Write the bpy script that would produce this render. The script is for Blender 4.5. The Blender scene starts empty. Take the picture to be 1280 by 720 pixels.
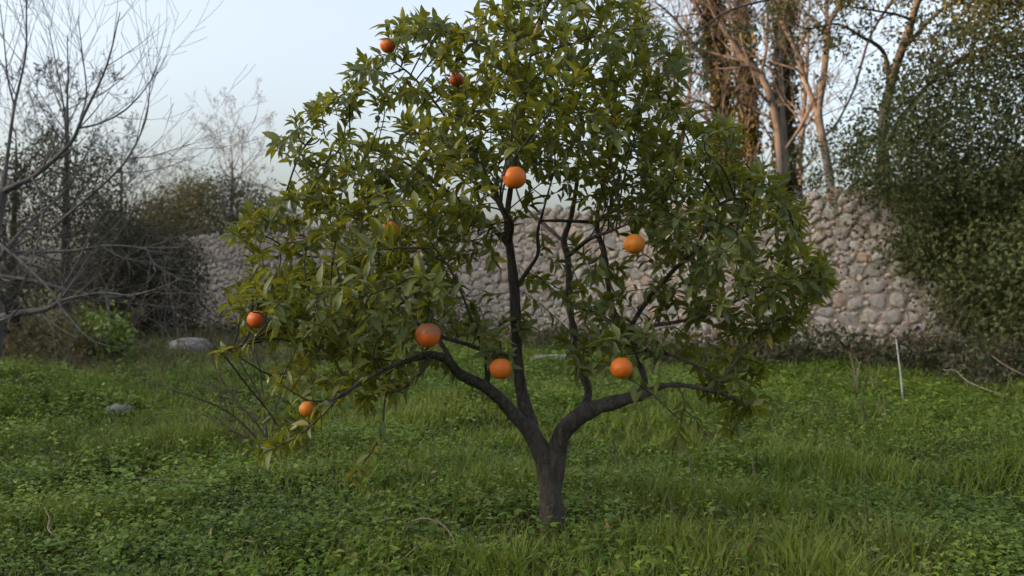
import bpy, math
import numpy as np
from mathutils import Vector, Matrix
R = math.radians
scene = bpy.context.scene
COL = scene.collection

# ------------------------------------------------------------------ camera, sky, sun, exposure
F = 1244.0            # focal length in photograph pixels (1280 wide)
H = 0.85              # camera height
cam = bpy.data.cameras.new("camera"); cam_o = bpy.data.objects.new("camera", cam); COL.objects.link(cam_o)
cam.sensor_width = 36.0; cam.lens = 36.0 * F / 1280.0
cam_o.location = (0, 0, H); cam_o.rotation_euler = (R(90), 0, 0)
cam.clip_start = 0.05; cam.clip_end = 3000
cam.dof.use_dof = True; cam.dof.focus_distance = 3.15; cam.dof.aperture_fstop = 4.5
scene.camera = cam_o

SUN_EL = R(12.0)
SUN_H = np.array([-0.966, -0.259])              # horizontal direction towards the sun
SUN_AZ = math.atan2(SUN_H[0], SUN_H[1])
world = bpy.data.worlds.new("World"); scene.world = world; world.use_nodes = True
wn = world.node_tree; wn.nodes.clear()
sky = wn.nodes.new("ShaderNodeTexSky"); sky.sky_type = 'NISHITA'; sky.sun_disc = False
sky.sun_elevation = SUN_EL; sky.sun_rotation = SUN_AZ
sky.air_density = 1.0; sky.dust_density = 6.2; sky.ozone_density = 2.0
bg = wn.nodes.new("ShaderNodeBackground"); bg.inputs[1].default_value = 0.15
wo = wn.nodes.new("ShaderNodeOutputWorld")
hs = wn.nodes.new("ShaderNodeHueSaturation"); hs.inputs["Saturation"].default_value = 0.5     # thin high haze pales sky and glow
wn.links.new(sky.outputs[0], hs.inputs["Color"]); wn.links.new(hs.outputs[0], bg.inputs[0])
wn.links.new(bg.outputs[0], wo.inputs[0])

sl = bpy.data.lights.new("sun", 'SUN'); sl.energy = 3.0; sl.angle = R(0.6); sl.color = (1.0, 0.56, 0.26)
so = bpy.data.objects.new("sun", sl); COL.objects.link(so)
sd = Vector((SUN_H[0]*math.cos(SUN_EL), SUN_H[1]*math.cos(SUN_EL), math.sin(SUN_EL)))
so.rotation_euler = sd.to_track_quat('Z', 'Y').to_euler(); so.location = (-20, -12, 12)

scene.view_settings.view_transform = 'Standard'; scene.view_settings.look = 'None'
scene.view_settings.exposure = 1.92; scene.view_settings.gamma = 1.0
scene.cycles.use_denoising = True
scene.cycles.max_bounces = 8; scene.cycles.transparent_max_bounces = 8
scene.cycles.sample_clamp_indirect = 6.0

# ------------------------------------------------------------------ helpers
def P(px, py, d):
    """photograph pixel + distance along the view axis -> world point"""
    return np.array([(px-640.0)/F*d, d, H-(py-360.0)/F*d])

def hash2(ix, iy, s):
    n = (ix.astype(np.int64)*374761393 + iy.astype(np.int64)*668265263 + s*974634761) & 0x7fffffff
    n = ((n ^ (n >> 13))*1274126177) & 0x7fffffff
    return ((n ^ (n >> 16)) & 0xffff)/65535.0
def vn(x, y, s=0):
    x = np.asarray(x, float); y = np.asarray(y, float)
    ix = np.floor(x); iy = np.floor(y); fx = x-ix; fy = y-iy
    fx = fx*fx*(3-2*fx); fy = fy*fy*(3-2*fy)
    a = hash2(ix, iy, s); b = hash2(ix+1, iy, s); c = hash2(ix, iy+1, s); d = hash2(ix+1, iy+1, s)
    return (a*(1-fx)+b*fx)*(1-fy)+(c*(1-fx)+d*fx)*fy
def fbm(x, y, s=0, o=3):
    t = 0; a = .5; k = 1.0
    for i in range(o):
        t = t + a*vn(np.asarray(x)*k, np.asarray(y)*k, s+i*17); a *= .5; k *= 2.1
    return t/(1-.5**o)
def sstep(a, b, x):
    t = np.clip((x-a)/(b-a), 0, 1); return t*t*(3-2*t)

def gz(x, y):
    """ground height"""
    x = np.asarray(x, float); y = np.asarray(y, float)
    near = np.exp(-((x-0.14)**2+(y-3.5)**2)/1.2)
    h = (fbm(x*.55, y*.55, 5)-.5)*.3*(1-near) + (fbm(x*1.9, y*1.9, 9)-.5)*.13*(1-.7*near)
    h += .16*np.exp(-((x+3.4)/1.6)**2-((y-7.2)/1.3)**2)
    return h*sstep(1.2, 3.0, y)

def mk(name, V, polys, mat, parent=None, attrs=None, smooth=True, link=True):
    V = np.ascontiguousarray(V, np.float32); polys = np.ascontiguousarray(polys, np.int32)
    me = bpy.data.meshes.new(name); k = polys.shape[1]; m = len(polys)
    me.vertices.add(len(V)); me.vertices.foreach_set("co", V.ravel())
    me.loops.add(m*k); me.loops.foreach_set("vertex_index", polys.ravel())
    me.polygons.add(m); me.polygons.foreach_set("loop_start", np.arange(m, dtype=np.int32)*k)
    me.update(calc_edges=True)
    me.polygons.foreach_set("use_smooth", np.full(m, smooth))
    for an, av in (attrs or {}).items():
        a = me.attributes.new(an, 'FLOAT', 'POINT'); a.data.foreach_set("value", np.ascontiguousarray(av, np.float32))
    me.materials.append(mat)
    if not link: return me
    o = bpy.data.objects.new(name, me); COL.objects.link(o)
    if parent is not None:
        o.parent = parent; o.matrix_parent_inverse = Matrix.Translation(-Vector(parent.location))
    return o
def tag(o, label=None, cat=None, group=None, kind=None):
    if label: o["label"] = label
    if cat: o["category"] = cat
    if group: o["group"] = group
    if kind: o["kind"] = kind
    return o
def thing(name, label, cat, loc, group=None):
    o = bpy.data.objects.new(name, None); COL.objects.link(o); o.location = [float(v) for v in loc]
    o.empty_display_size = .1
    return tag(o, label, cat, group)

def smooth_path(pts, n_sub=4):
    """Catmull-Rom through rows of (x,y,z,r)"""
    p = np.asarray(pts, float)
    if len(p) < 3: 
        t = np.linspace(0, 1, n_sub+1)[:, None]; return p[0]*(1-t)+p[-1]*t
    q = np.vstack([2*p[0]-p[1], p, 2*p[-1]-p[-2]]); out = []
    for i in range(1, len(q)-2):
        for t in np.arange(n_sub)/n_sub:
            a, b, c, d = q[i-1], q[i], q[i+1], q[i+2]
            out.append(.5*((2*b)+(c-a)*t+(2*a-5*b+4*c-d)*t*t+(3*b-a-3*c+d)*t**3))
    out.append(p[-1]); o = np.array(out); o[:, 3] = np.maximum(o[:, 3], p[:, 3].min()); return o

def tubes(paths, sides=6, rough=0.0, rng=None):
    """paths: list of (n,4) arrays -> verts, quads, tint"""
    VV = []; FF = []; TT = []; off = 0
    ang = np.arange(sides)/sides*2*np.pi; ca = np.cos(ang); sa = np.sin(ang)
    j = np.arange(sides); j2 = (j+1) % sides
    for p in paths:
        n = len(p)
        if n < 2: continue
        x = p[:, :3]; r = p[:, 3]
        t = np.gradient(x, axis=0); t /= np.linalg.norm(t, axis=1)[:, None]+1e-9
        m = t.mean(0); ref = np.eye(3)[np.argmin(np.abs(m))]
        u = np.cross(t, ref); u /= np.linalg.norm(u, axis=1)[:, None]+1e-9
        v = np.cross(t, u)
        rr = r[:, None]*np.ones((1, sides))
        if rough and rng is not None: rr = rr*(1+rng.normal(0, rough, rr.shape))
        V = x[:, None, :]+rr[:, :, None]*(u[:, None, :]*ca[None, :, None]+v[:, None, :]*sa[None, :, None])
        VV.append(V.reshape(-1, 3))
        i = np.arange(n-1)[:, None]*sides
        f = np.stack([i+j, i+j2, i+sides+j2, i+sides+j], -1).reshape(-1, 4)+off
        FF.append(f[:, ::-1]); 
        TT.append(np.full(n*sides, (rng.random() if rng is not None else .5)))
        # closing caps as fans of degenerate quads are skipped: ends taper to nothing
        off += n*sides
    return np.vstack(VV), np.vstack(FF), np.concatenate(TT)

def inpoly(x, y, poly):
    x = np.asarray(x); y = np.asarray(y); poly = np.asarray(poly, float); c = np.zeros(x.shape, bool)
    a = poly; b = np.roll(poly, 1, 0)
    for (x1, y1), (x2, y2) in zip(a, b):
        if y1 == y2: continue
        c ^= ((y1 > y) != (y2 > y)) & (x < (x2-x1)*(y-y1)/(y2-y1)+x1)
    return c
def edgedist(x, y, poly):
    poly = np.asarray(poly, float); best = np.full(np.shape(x), 1e9); p = np.stack([x, y], -1)
    for a, b in zip(poly, np.roll(poly, -1, 0)):
        ab = b-a; t = np.clip(((p-a)@ab)/(ab@ab+1e-9), 0, 1); q = a+t[..., None]*ab
        best = np.minimum(best, np.linalg.norm(p-q, axis=-1))
    return best
def samp_poly(rng, poly, n):
    poly = np.asarray(poly, float); lo = poly.min(0); hi = poly.max(0); out = np.zeros((0, 2))
    while len(out) < n:
        q = lo+(hi-lo)*rng.random((n*3, 2)); out = np.vstack([out, q[inpoly(q[:, 0], q[:, 1], poly)]])
    return out[:n]
def nrm(v): return v/(np.linalg.norm(v, axis=-1, keepdims=True)+1e-9)

# ------------------------------------------------------------------ materials
def nm(name):
    m = bpy.data.materials.new(name); m.use_nodes = True; nt = m.node_tree; nt.nodes.clear()
    return m, nt, nt.nodes.new("ShaderNodeOutputMaterial")
def ramp(nt, stops, fac=None):
    r = nt.nodes.new("ShaderNodeValToRGB"); e = r.color_ramp.elements
    while len(e) < len(stops): e.new(.5)
    for i, (p, c) in enumerate(stops): e[i].position = p; e[i].color = (*c, 1)
    if fac is not None: nt.links.new(fac, r.inputs[0])
    return r
def noise(nt, scale, detail=4, rough=.55, vec=None, dist=0):
    n = nt.nodes.new("ShaderNodeTexNoise"); n.inputs["Scale"].default_value = scale
    n.inputs["Detail"].default_value = detail; n.inputs["Roughness"].default_value = rough; n.inputs["Distortion"].default_value = dist
    if vec is not None: nt.links.new(vec, n.inputs["Vector"])
    return n
def mixc(nt, a, b, fac, mode='MIX'):
    m = nt.nodes.new("ShaderNodeMix"); m.data_type = 'RGBA'; m.blend_type = mode
    for s, v in ((0, fac), (6, a), (7, b)):
        if hasattr(v, "links"): nt.links.new(v, m.inputs[s])
        elif s == 0: m.inputs[0].default_value = v
        else: m.inputs[s].default_value = (*v, 1)
    return m.outputs[2]
def mathn(nt, op, a, b=None):
    m = nt.nodes.new("ShaderNodeMath"); m.operation = op
    for i, v in enumerate((a, b)):
        if v is None: continue
        if hasattr(v, "links"): nt.links.new(v, m.inputs[i])
        else: m.inputs[i].default_value = v
    return m.outputs[0]

def leaf_mat(name, stops, rough=.42, trans=.3, tcol=(.16, .2, .02), source='attr', vein=0.0, spec=.5, mott=0.25):
    m, nt, out = nm(name)
    if source == 'attr':
        a = nt.nodes.new("ShaderNodeAttribute"); a.attribute_name = "tint"; f = a.outputs["Fac"]
    else:
        a = nt.nodes.new("ShaderNodeObjectInfo"); f = a.outputs["Random"]
    geo = nt.nodes.new("ShaderNodeNewGeometry")
    c = ramp(nt, stops, f).outputs[0]
    if mott:
        nz = noise(nt, 38, 3, .6, geo.outputs["Position"])
        k = mathn(nt, 'ADD', mathn(nt, 'MULTIPLY', nz.outputs["Fac"], mott*2), 1-mott)
        c = mixc(nt, (0, 0, 0), c, 1.0)
        mm = nt.nodes.new("ShaderNodeVectorMath"); mm.operation = 'SCALE'; nt.links.new(c, mm.inputs[0]); nt.links.new(k, mm.inputs[3]); c = mm.outputs[0]
    if vein:
        v = nt.nodes.new("ShaderNodeAttribute"); v.attribute_name = "vein"
        c = mixc(nt, c, (.22, .25, .07), mathn(nt, 'MULTIPLY', mathn(nt, 'POWER', v.outputs["Fac"], 9.0), vein))
    # leaf undersides are paler and matt
    cb = mixc(nt, c, (.13, .16, .06), mathn(nt, 'MULTIPLY', geo.outputs["Backfacing"], .45))
    b = nt.nodes.new("ShaderNodeBsdfPrincipled"); nt.links.new(cb, b.inputs["Base Color"])
    nt.links.new(mathn(nt, 'ADD', mathn(nt, 'MULTIPLY', geo.outputs["Backfacing"], .3), rough), b.inputs["Roughness"])
    b.inputs["Specular IOR Level"].default_value = spec
    t = nt.nodes.new("ShaderNodeBsdfTranslucent")
    nt.links.new(mixc(nt, c, tcol, .6), t.inputs[0])
    mx = nt.nodes.new("ShaderNodeMixShader"); mx.inputs[0].default_value = trans
    nt.links.new(b.outputs[0], mx.inputs[1]); nt.links.new(t.outputs[0], mx.inputs[2]); nt.links.new(mx.outputs[0], out.inputs[0])
    return m

def bark_mat(name, dark, light, speck=None, scale=30, bump=.4, stretch=.35):
    m, nt, out = nm(name)
    tc = nt.nodes.new("ShaderNodeTexCoord"); mp = nt.nodes.new("ShaderNodeMapping"); mp.inputs["Scale"].default_value = (1, 1, stretch)
    nt.links.new(tc.outputs["Object"], mp.inputs[0])
    n1 = noise(nt, scale, 6, .65, mp.outputs[0], .6)
    c = ramp(nt, [(.3, dark), (.7, light)], n1.outputs["Fac"]).outputs[0]
    n3 = noise(nt, scale*.22, 3, .5, tc.outputs["Object"])
    c = mixc(nt, c, tuple(.6*v for v in dark), mathn(nt, 'MULTIPLY', n3.outputs["Fac"], .5))
    if speck:
        n2 = noise(nt, scale*1.1, 7, .75, tc.outputs["Object"], .5)
        s = ramp(nt, [(.6, (0, 0, 0)), (.65, (1, 1, 1))], n2.outputs["Fac"]).outputs[0]
        c = mixc(nt, c, speck, mathn(nt, 'MULTIPLY', s, .5))
    b = nt.nodes.new("ShaderNodeBsdfPrincipled"); nt.links.new(c, b.inputs["Base Color"]); b.inputs["Roughness"].default_value = .85
    b.inputs["Specular IOR Level"].default_value = .25
    bp = nt.nodes.new("ShaderNodeBump"); bp.inputs["Strength"].default_value = bump; bp.inputs["Distance"].default_value = .01
    nt.links.new(n1.outputs["Fac"], bp.inputs["Height"]); nt.links.new(bp.outputs[0], b.inputs["Normal"])
    nt.links.new(b.outputs[0], out.inputs[0]); return m

def stone_mat(name, stops, source='obj', speck=(.42, .4, .36), scale=14, far_shade=False):
    m, nt, out = nm(name)
    if source == 'obj':
        a = nt.nodes.new("ShaderNodeObjectInfo"); f = a.outputs["Random"]
    else:
        a = nt.nodes.new("ShaderNodeAttribute"); a.attribute_name = "tint"; f = a.outputs["Fac"]
    geo = nt.nodes.new("ShaderNodeNewGeometry")
    c = ramp(nt, stops, f).outputs[0]
    n1 = noise(nt, scale, 7, .68, geo.outputs["Position"], .4)
    c = mixc(nt, c, tuple(v*.42 for v in (.3, .27, .22)), ramp(nt, [(.38, (0, 0, 0)), (.62, (.75, .75, .75))], n1.outputs["Fac"]).outputs[0])
    n2 = noise(nt, scale*2.3, 5, .6, geo.outputs["Position"])
    c = mixc(nt, c, speck, ramp(nt, [(.56, (0, 0, 0)), (.66, (.6, .6, .6))], n2.outputs["Fac"]).outputs[0])
    if far_shade:      # shade on the wall's far stretch, painted into the stone colour
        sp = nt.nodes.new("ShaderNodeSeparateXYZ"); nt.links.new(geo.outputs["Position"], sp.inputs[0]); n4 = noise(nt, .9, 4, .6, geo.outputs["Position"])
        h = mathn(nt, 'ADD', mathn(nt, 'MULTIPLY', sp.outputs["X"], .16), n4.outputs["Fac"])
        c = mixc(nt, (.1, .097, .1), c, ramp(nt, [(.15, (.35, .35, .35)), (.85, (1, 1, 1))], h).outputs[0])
    b = nt.nodes.new("ShaderNodeBsdfPrincipled"); nt.links.new(c, b.inputs["Base Color"]); b.inputs["Roughness"].default_value = .9
    b.inputs["Specular IOR Level"].default_value = .2
    bp = nt.nodes.new("ShaderNodeBump"); bp.inputs["Strength"].default_value = .7; bp.inputs["Distance"].default_value = .03
    nt.links.new(n1.outputs["Fac"], bp.inputs["Height"]); nt.links.new(bp.outputs[0], b.inputs["Normal"])
    nt.links.new(b.outputs[0], out.inputs[0]); return m

M = {}
CITRUS = [(0, (.035, .058, .014)), (.3, (.075, .102, .017)), (.6, (.135, .155, .02)), (.85, (.21, .21, .026)), (.97, (.32, .26, .034)), (1, (.4, .28, .04))]
M['leaf'] = leaf_mat("citrus_leaf", CITRUS, .27, .38, (.4, .36, .02), 'attr', .8)
M['leaf_obj'] = leaf_mat("citrus_leaf_single", CITRUS, .27, .38, (.4, .36, .02), 'obj', .8)
M['bark'] = bark_mat("citrus_bark", (.03, .025, .021), (.125, .105, .088), (.26, .25, .22), 55, 1.0)
M['twig'] = bark_mat("citrus_twig", (.02, .018, .011), (.05, .046, .026), None, 60, .2)
M['grass'] = leaf_mat("grass_blades", [(0, (.06, .1, .01)), (.4, (.145, .21, .015)), (.75, (.24, .295, .022)), (.93, (.19, .21, .04)), (1, (.32, .27, .13))], .5, .32, (.16, .21, .02), spec=.3, mott=.2)
M['weed'] = leaf_mat("weed_leaves", [(0, (.052, .098, .012)), (.5, (.125, .2, .02)), (.9, (.21, .275, .028)), (1, (.28, .29, .04))], .5, .28, (.13, .19, .02), spec=.35, mott=.2)
M['drygrass'] = leaf_mat("dry_grass", [(0, (.05, .045, .02)), (.5, (.11, .09, .045)), (1, (.2, .16, .09))], .8, .2, (.15, .11, .04), spec=.1)
M['oakleaf'] = leaf_mat("oak_leaves", [(0, (.022, .032, .014)), (.5, (.055, .065, .024)), (.85, (.09, .09, .032)), (1, (.17, .13, .035))], .6, .22, (.1, .1, .02), spec=.2)
M['ivy'] = leaf_mat("ivy_leaves", [(0, (.026, .038, .013)), (.5, (.065, .075, .024)), (.85, (.1, .105, .036)), (1, (.2, .15, .035))], .55, .2, (.1, .1, .02), spec=.22)
M['trunkivy'] = leaf_mat("trunk_ivy_leaves", [(0, (.03, .035, .012)), (.5, (.075, .07, .022)), (.8, (.13, .1, .03)), (1, (.2, .12, .03))], .6, .25, (.16, .12, .02), spec=.25)
M['shrub'] = leaf_mat("evergreen_leaves", [(0, (.028, .03, .018)), (.6, (.065, .056, .035)), (1, (.13, .095, .055))], .65, .2, (.06, .06, .02), spec=.2)
M['olive'] = leaf_mat("autumn_leaves", [(0, (.035, .045, .018)), (.5, (.08, .075, .026)), (1, (.17, .105, .035))], .65, .3, (.15, .11, .03), spec=.2)
M['bramble'] = leaf_mat("bramble_leaves", [(0, (.02, .03, .013)), (.5, (.045, .05, .024)), (.8, (.08, .06, .035)), (1, (.12, .08, .045))], .6, .2, (.08, .07, .02), spec=.25)
M['greybark'] = bark_mat("grey_bark", (.06, .052, .05), (.16, .145, .14), None, 18, .5)
M['darkbark'] = bark_mat("dark_bark", (.03, .026, .025), (.09, .08, .075), None, 18, .5)
M['trunkbark'] = bark_mat("pale_brown_bark", (.07, .058, .05), (.2, .17, .145), None, 10, .6)
M['straw'] = bark_mat("dry_stalk", (.13, .1, .07), (.3, .25, .19), None, 30, .2)
M['stick'] = bark_mat("brown_stem", (.05, .036, .026), (.12, .09, .065), None, 30, .2)
STONE = [(0, (.2, .185, .175)), (.2, (.27, .25, .23)), (.4, (.22, .215, .215)), (.6, (.31, .29, .265)), (.8, (.25, .205, .175)), (.93, (.3, .2, .14)), (1, (.34, .32, .3))]
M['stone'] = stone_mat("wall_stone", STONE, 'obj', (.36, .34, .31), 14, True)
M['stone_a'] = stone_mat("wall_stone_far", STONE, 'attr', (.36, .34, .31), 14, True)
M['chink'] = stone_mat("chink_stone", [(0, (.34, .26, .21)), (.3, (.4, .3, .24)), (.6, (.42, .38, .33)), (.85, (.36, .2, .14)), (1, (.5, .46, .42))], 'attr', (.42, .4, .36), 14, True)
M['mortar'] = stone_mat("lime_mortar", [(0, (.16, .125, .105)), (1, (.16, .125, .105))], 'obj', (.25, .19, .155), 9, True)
M['rock'] = stone_mat("pale_rock", [(0, (.19, .185, .18)), (1, (.21, .205, .2))], 'obj', (.3, .3, .3), 11)

# ground
m, nt, out = nm("meadow_soil"); geo = nt.nodes.new("ShaderNodeNewGeometry")
n1 = noise(nt, 1.3, 6, .65, geo.outputs["Position"]); n2 = noise(nt, 22, 5, .7, geo.outputs["Position"])
c = ramp(nt, [(.3, (.05, .055, .02)), (.55, (.05, .075, .018)), (.75, (.1, .085, .045))], n1.outputs["Fac"]).outputs[0]
c = mixc(nt, c, (.04, .036, .02), n2.outputs["Fac"])
b = nt.nodes.new("ShaderNodeBsdfPrincipled"); nt.links.new(c, b.inputs["Base Color"]); b.inputs["Roughness"].default_value = .95; b.inputs["Specular IOR Level"].default_value = .1
bp = nt.nodes.new("ShaderNodeBump"); bp.inputs["Distance"].default_value = .05; nt.links.new(n2.outputs["Fac"], bp.inputs["Height"]); nt.links.new(bp.outputs[0], b.inputs["Normal"])
nt.links.new(b.outputs[0], out.inputs[0]); M['ground'] = m

def peel_mat(name, base, scab=0.0):
    m, nt, out = nm(name); tc = nt.nodes.new("ShaderNodeTexCoord")
    n1 = noise(nt, 26, 4, .6, tc.outputs["Object"]); n0 = noise(nt, 330, 2, .5, tc.outputs["Object"])
    c = mixc(nt, base, tuple(v*k for v, k in zip(base, (.8, .62, .6))), n1.outputs["Fac"])
    if scab:
        n2 = noise(nt, 34, 6, .7, tc.outputs["Object"], .8)
        sep = nt.nodes.new("ShaderNodeSeparateXYZ"); nt.links.new(tc.outputs["Object"], sep.inputs[0])
        h = mathn(nt, 'ADD', n2.outputs["Fac"], mathn(nt, 'MULTIPLY', sep.outputs["Z"], 7.0*scab))
        k = ramp(nt, [(.47, (0, 0, 0)), (.6, (1, 1, 1))], h).outputs[0]
        c = mixc(nt, c, (.2, .095, .05), mathn(nt, 'MULTIPLY', k, .85*min(1, scab*1.4)))
    b = nt.nodes.new("ShaderNodeBsdfPrincipled"); nt.links.new(c, b.inputs["Base Color"]); b.inputs["Roughness"].default_value = .45
    b.inputs["Specular IOR Level"].default_value = .35
    b.inputs["Subsurface Weight"].default_value = .08; b.inputs["Subsurface Radius"].default_value = (.01, .004, .001)
    bp = nt.nodes.new("ShaderNodeBump"); bp.inputs["Strength"].default_value = .22; bp.inputs["Distance"].default_value = .002
    nt.links.new(n0.outputs["Fac"], bp.inputs["Height"]); nt.links.new(bp.outputs[0], b.inputs["Normal"])
    nt.links.new(b.outputs[0], out.inputs[0]); return m
M['peel'] = peel_mat("orange_peel", (.64, .165, .012))
M['peel_y'] = peel_mat("orange_peel_yellowish", (.62, .22, .016))
M['peel_s'] = peel_mat("orange_peel_russet", (.66, .15, .02), .8)
M['peel_d'] = peel_mat("orange_peel_dull", (.64, .14, .016), .12)
M['stem'] = leaf_mat("fruit_stalk", [(0, (.08, .1, .03)), (1, (.08, .1, .03))], .6, .1, source='obj')
m, nt, out = nm("weathered_white_stake"); geo = nt.nodes.new("ShaderNodeNewGeometry"); n1 = noise(nt, 40, 4, .6, geo.outputs["Position"])
b = nt.nodes.new("ShaderNodeBsdfPrincipled"); nt.links.new(ramp(nt, [(.3, (.22, .21, .21)), (.7, (.4, .39, .39))], n1.outputs["Fac"]).outputs[0], b.inputs["Base Color"]); b.inputs["Roughness"].default_value = .7
nt.links.new(b.outputs[0], out.inputs[0]); M['stake'] = m

# ------------------------------------------------------------------ ground and added sun-blocking rise
def grid_mesh(name, xs, ys, zf, mat):
    X, Y = np.meshgrid(xs, ys); Z = zf(X, Y); V = np.stack([X, Y, Z], -1).reshape(-1, 3)
    nx = len(xs); i = (np.arange(len(ys)-1)[:, None]*nx+np.arange(nx-1)[None, :]).ravel()
    return mk(name, V, np.stack([i, i+1, i+nx+1, i+nx], -1), mat)
far = np.array([16, 19, 24, 32, 45, 70, 110, 180, 300, 600.])
xs = np.concatenate([-far[::-1], np.arange(-14, 14.01, .22), far])
ys = np.concatenate([-far[::-1], np.arange(-8, 26.01, .22), far[2:]+10])
g = grid_mesh("ground", xs, np.unique(ys), gz, M['ground']); tag(g, kind='structure')
# unseen rise added behind and left of the camera to block the low sun
s2 = SUN_H/np.linalg.norm(SUN_H); p2 = np.array([-s2[1], s2[0]])
def blocker_pt(a, b): return -p2[0]*b+s2[0]*a, -p2[1]*b+s2[1]*a
aa = np.linspace(22, 95, 40); bb = np.linspace(-80, 46, 60)
A_, B_ = np.meshgrid(aa, bb); HX = s2[0]*A_-p2[0]*B_; HY = s2[1]*A_-p2[1]*B_
HZ = -.5+16.9*np.exp(-((A_-55)/19)**2)*sstep(80, 60, np.abs(B_))*sstep(46, 30, B_)+ (fbm(A_*.2, B_*.2, 44)-.5)*1.6
HZ = np.minimum(HZ, 99)*sstep(22, 30, A_)*sstep(95, 87, A_)-.3
i = (np.arange(59)[:, None]*40+np.arange(39)[None, :]).ravel()
sun_blocker = mk("sun_blocker", np.stack([HX, HY, HZ], -1).reshape(-1, 3), np.stack([i, i+1, i+41, i+40], -1), M['ground']); tag(sun_blocker, kind='structure')

# ------------------------------------------------------------------ stone wall
WA = np.array([4.2, 11.3]); WB = np.array([-6.0, 22.0]); wl = np.linalg.norm(WB-WA); wd = (WB-WA)/wl
wnrm = np.array([-wd[1], wd[0]]);  wnrm = wnrm if wnrm[1] < 0 else -wnrm      # faces the camera
S0, S1 = -4.6, wl*1.3
def wp(s, z, o=0.0):
    xy = WA+wd*s+wnrm*o; return np.array([xy[0], xy[1], z])
def wtop(s): return 2.04+.1*(fbm(np.asarray(s)*.45, np.asarray(s)*0+3, 71)-.5)*2+.06*(vn(np.asarray(s)*2.3, np.asarray(s)*0, 72)-.5)
rng = np.random.default_rng(11)
wall = thing("stone_wall", "long rubble wall of rounded pale fieldstones set in pinkish mortar", "wall", wp((S0+S1)/2, 0))
# mortar core: a closed slab with an uneven top
ss = np.linspace(S0, S1, 150); tz = wtop(ss)-.05; V = []
for s, t in zip(ss, tz):
    for o, z in ((-.002, -.3), (-.002, t*.5), (-.002, t), (-.5, t+.02), (-.5, -.3)): V.append(wp(s, z, o))
k = 5; ii = (np.arange(len(ss)-1)[:, None]*k+np.arange(k-1)[None, :]).ravel()
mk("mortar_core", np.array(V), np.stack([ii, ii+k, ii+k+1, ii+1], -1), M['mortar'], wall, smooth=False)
# every stone is one cell of a jittered, coarsely coursed cell pattern, rounded and domed, so the joints stay narrow
def prj(p): return 640+F*p[0]/p[1], 360-F*(p[2]-H)/p[1]
def pydata_mesh(name, V, Fq, mat):
    me = bpy.data.meshes.new(name); me.from_pydata([tuple(v) for v in V], [], [tuple(dict.fromkeys(f)) for f in Fq]); me.update()
    me.polygons.foreach_set("use_smooth", np.full(len(me.polygons), True)); me.materials.append(mat); return me
seeds = []; zc = -.02; ASP = 1.3
while zc < 2.15:
    hr = rng.uniform(.135, .205) if zc < 1.5 else rng.uniform(.1, .135); s = S0-.3+rng.uniform(0, .25)
    while s < S1+.3:
        w = hr*rng.uniform(1.0, 1.75) if zc < 1.5 else hr*rng.uniform(1.6, 3.0)
        zz = zc+hr/2+.05*(float(vn(s*.7, zc*3, 31))-.5)*2
        if rng.random() < .2: seeds += [(s+w/2+rng.normal(0, .02), zz-hr*.24), (s+w/2+rng.normal(0, .02), zz+hr*.26)]
        else: seeds.append((s+w/2+rng.normal(0, .04), zz+rng.normal(0, .03)))
        s += w
    zc += hr
seeds = np.array(seeds); order = np.argsort(seeds[:, 0]); seeds = seeds[order]
def cell(i):
    c = seeds[i]; lo = np.searchsorted(seeds[:, 0], c[0]-.6); hi = np.searchsorted(seeds[:, 0], c[0]+.6)
    nb = seeds[lo:hi]; k_ = np.array([1/ASP, 1.0]); d = np.linalg.norm((nb-c)*k_, axis=1); nb = nb[np.argsort(d)][1:16]
    poly = [(-.32, -.2), (.32, -.2), (.32, .2), (-.32, .2)]
    for q in nb:
        v = (q-c)*k_*k_; m = (q-c)/2; off = v@m; new = []
        for a, b_ in zip(poly, poly[1:]+poly[:1]):
            da = v[0]*a[0]+v[1]*a[1]-off; db = v[0]*b_[0]+v[1]*b_[1]-off
            if da <= 0: new.append(a)
            if (da < 0) != (db < 0): t = da/(da-db); new.append((a[0]+(b_[0]-a[0])*t, a[1]+(b_[1]-a[1])*t))
        poly = new
        if len(poly) < 3: return None
    return np.array(poly)
NA = 14; ang_ = np.arange(NA)/NA*2*np.pi
SF1 = []
for k in range(NA):
    k2 = (k+1) % NA; SF1.append([0, 1+k2, 1+k, 1+k])
    for q in (0, 1): SF1.append([1+q*NA+k, 1+q*NA+k2, 1+(q+1)*NA+k2, 1+(q+1)*NA+k])
XW = np.array([wd[0], wd[1], 0]); YW = np.array([wnrm[0], wnrm[1], 0])
cells = []; corners = []
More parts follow.
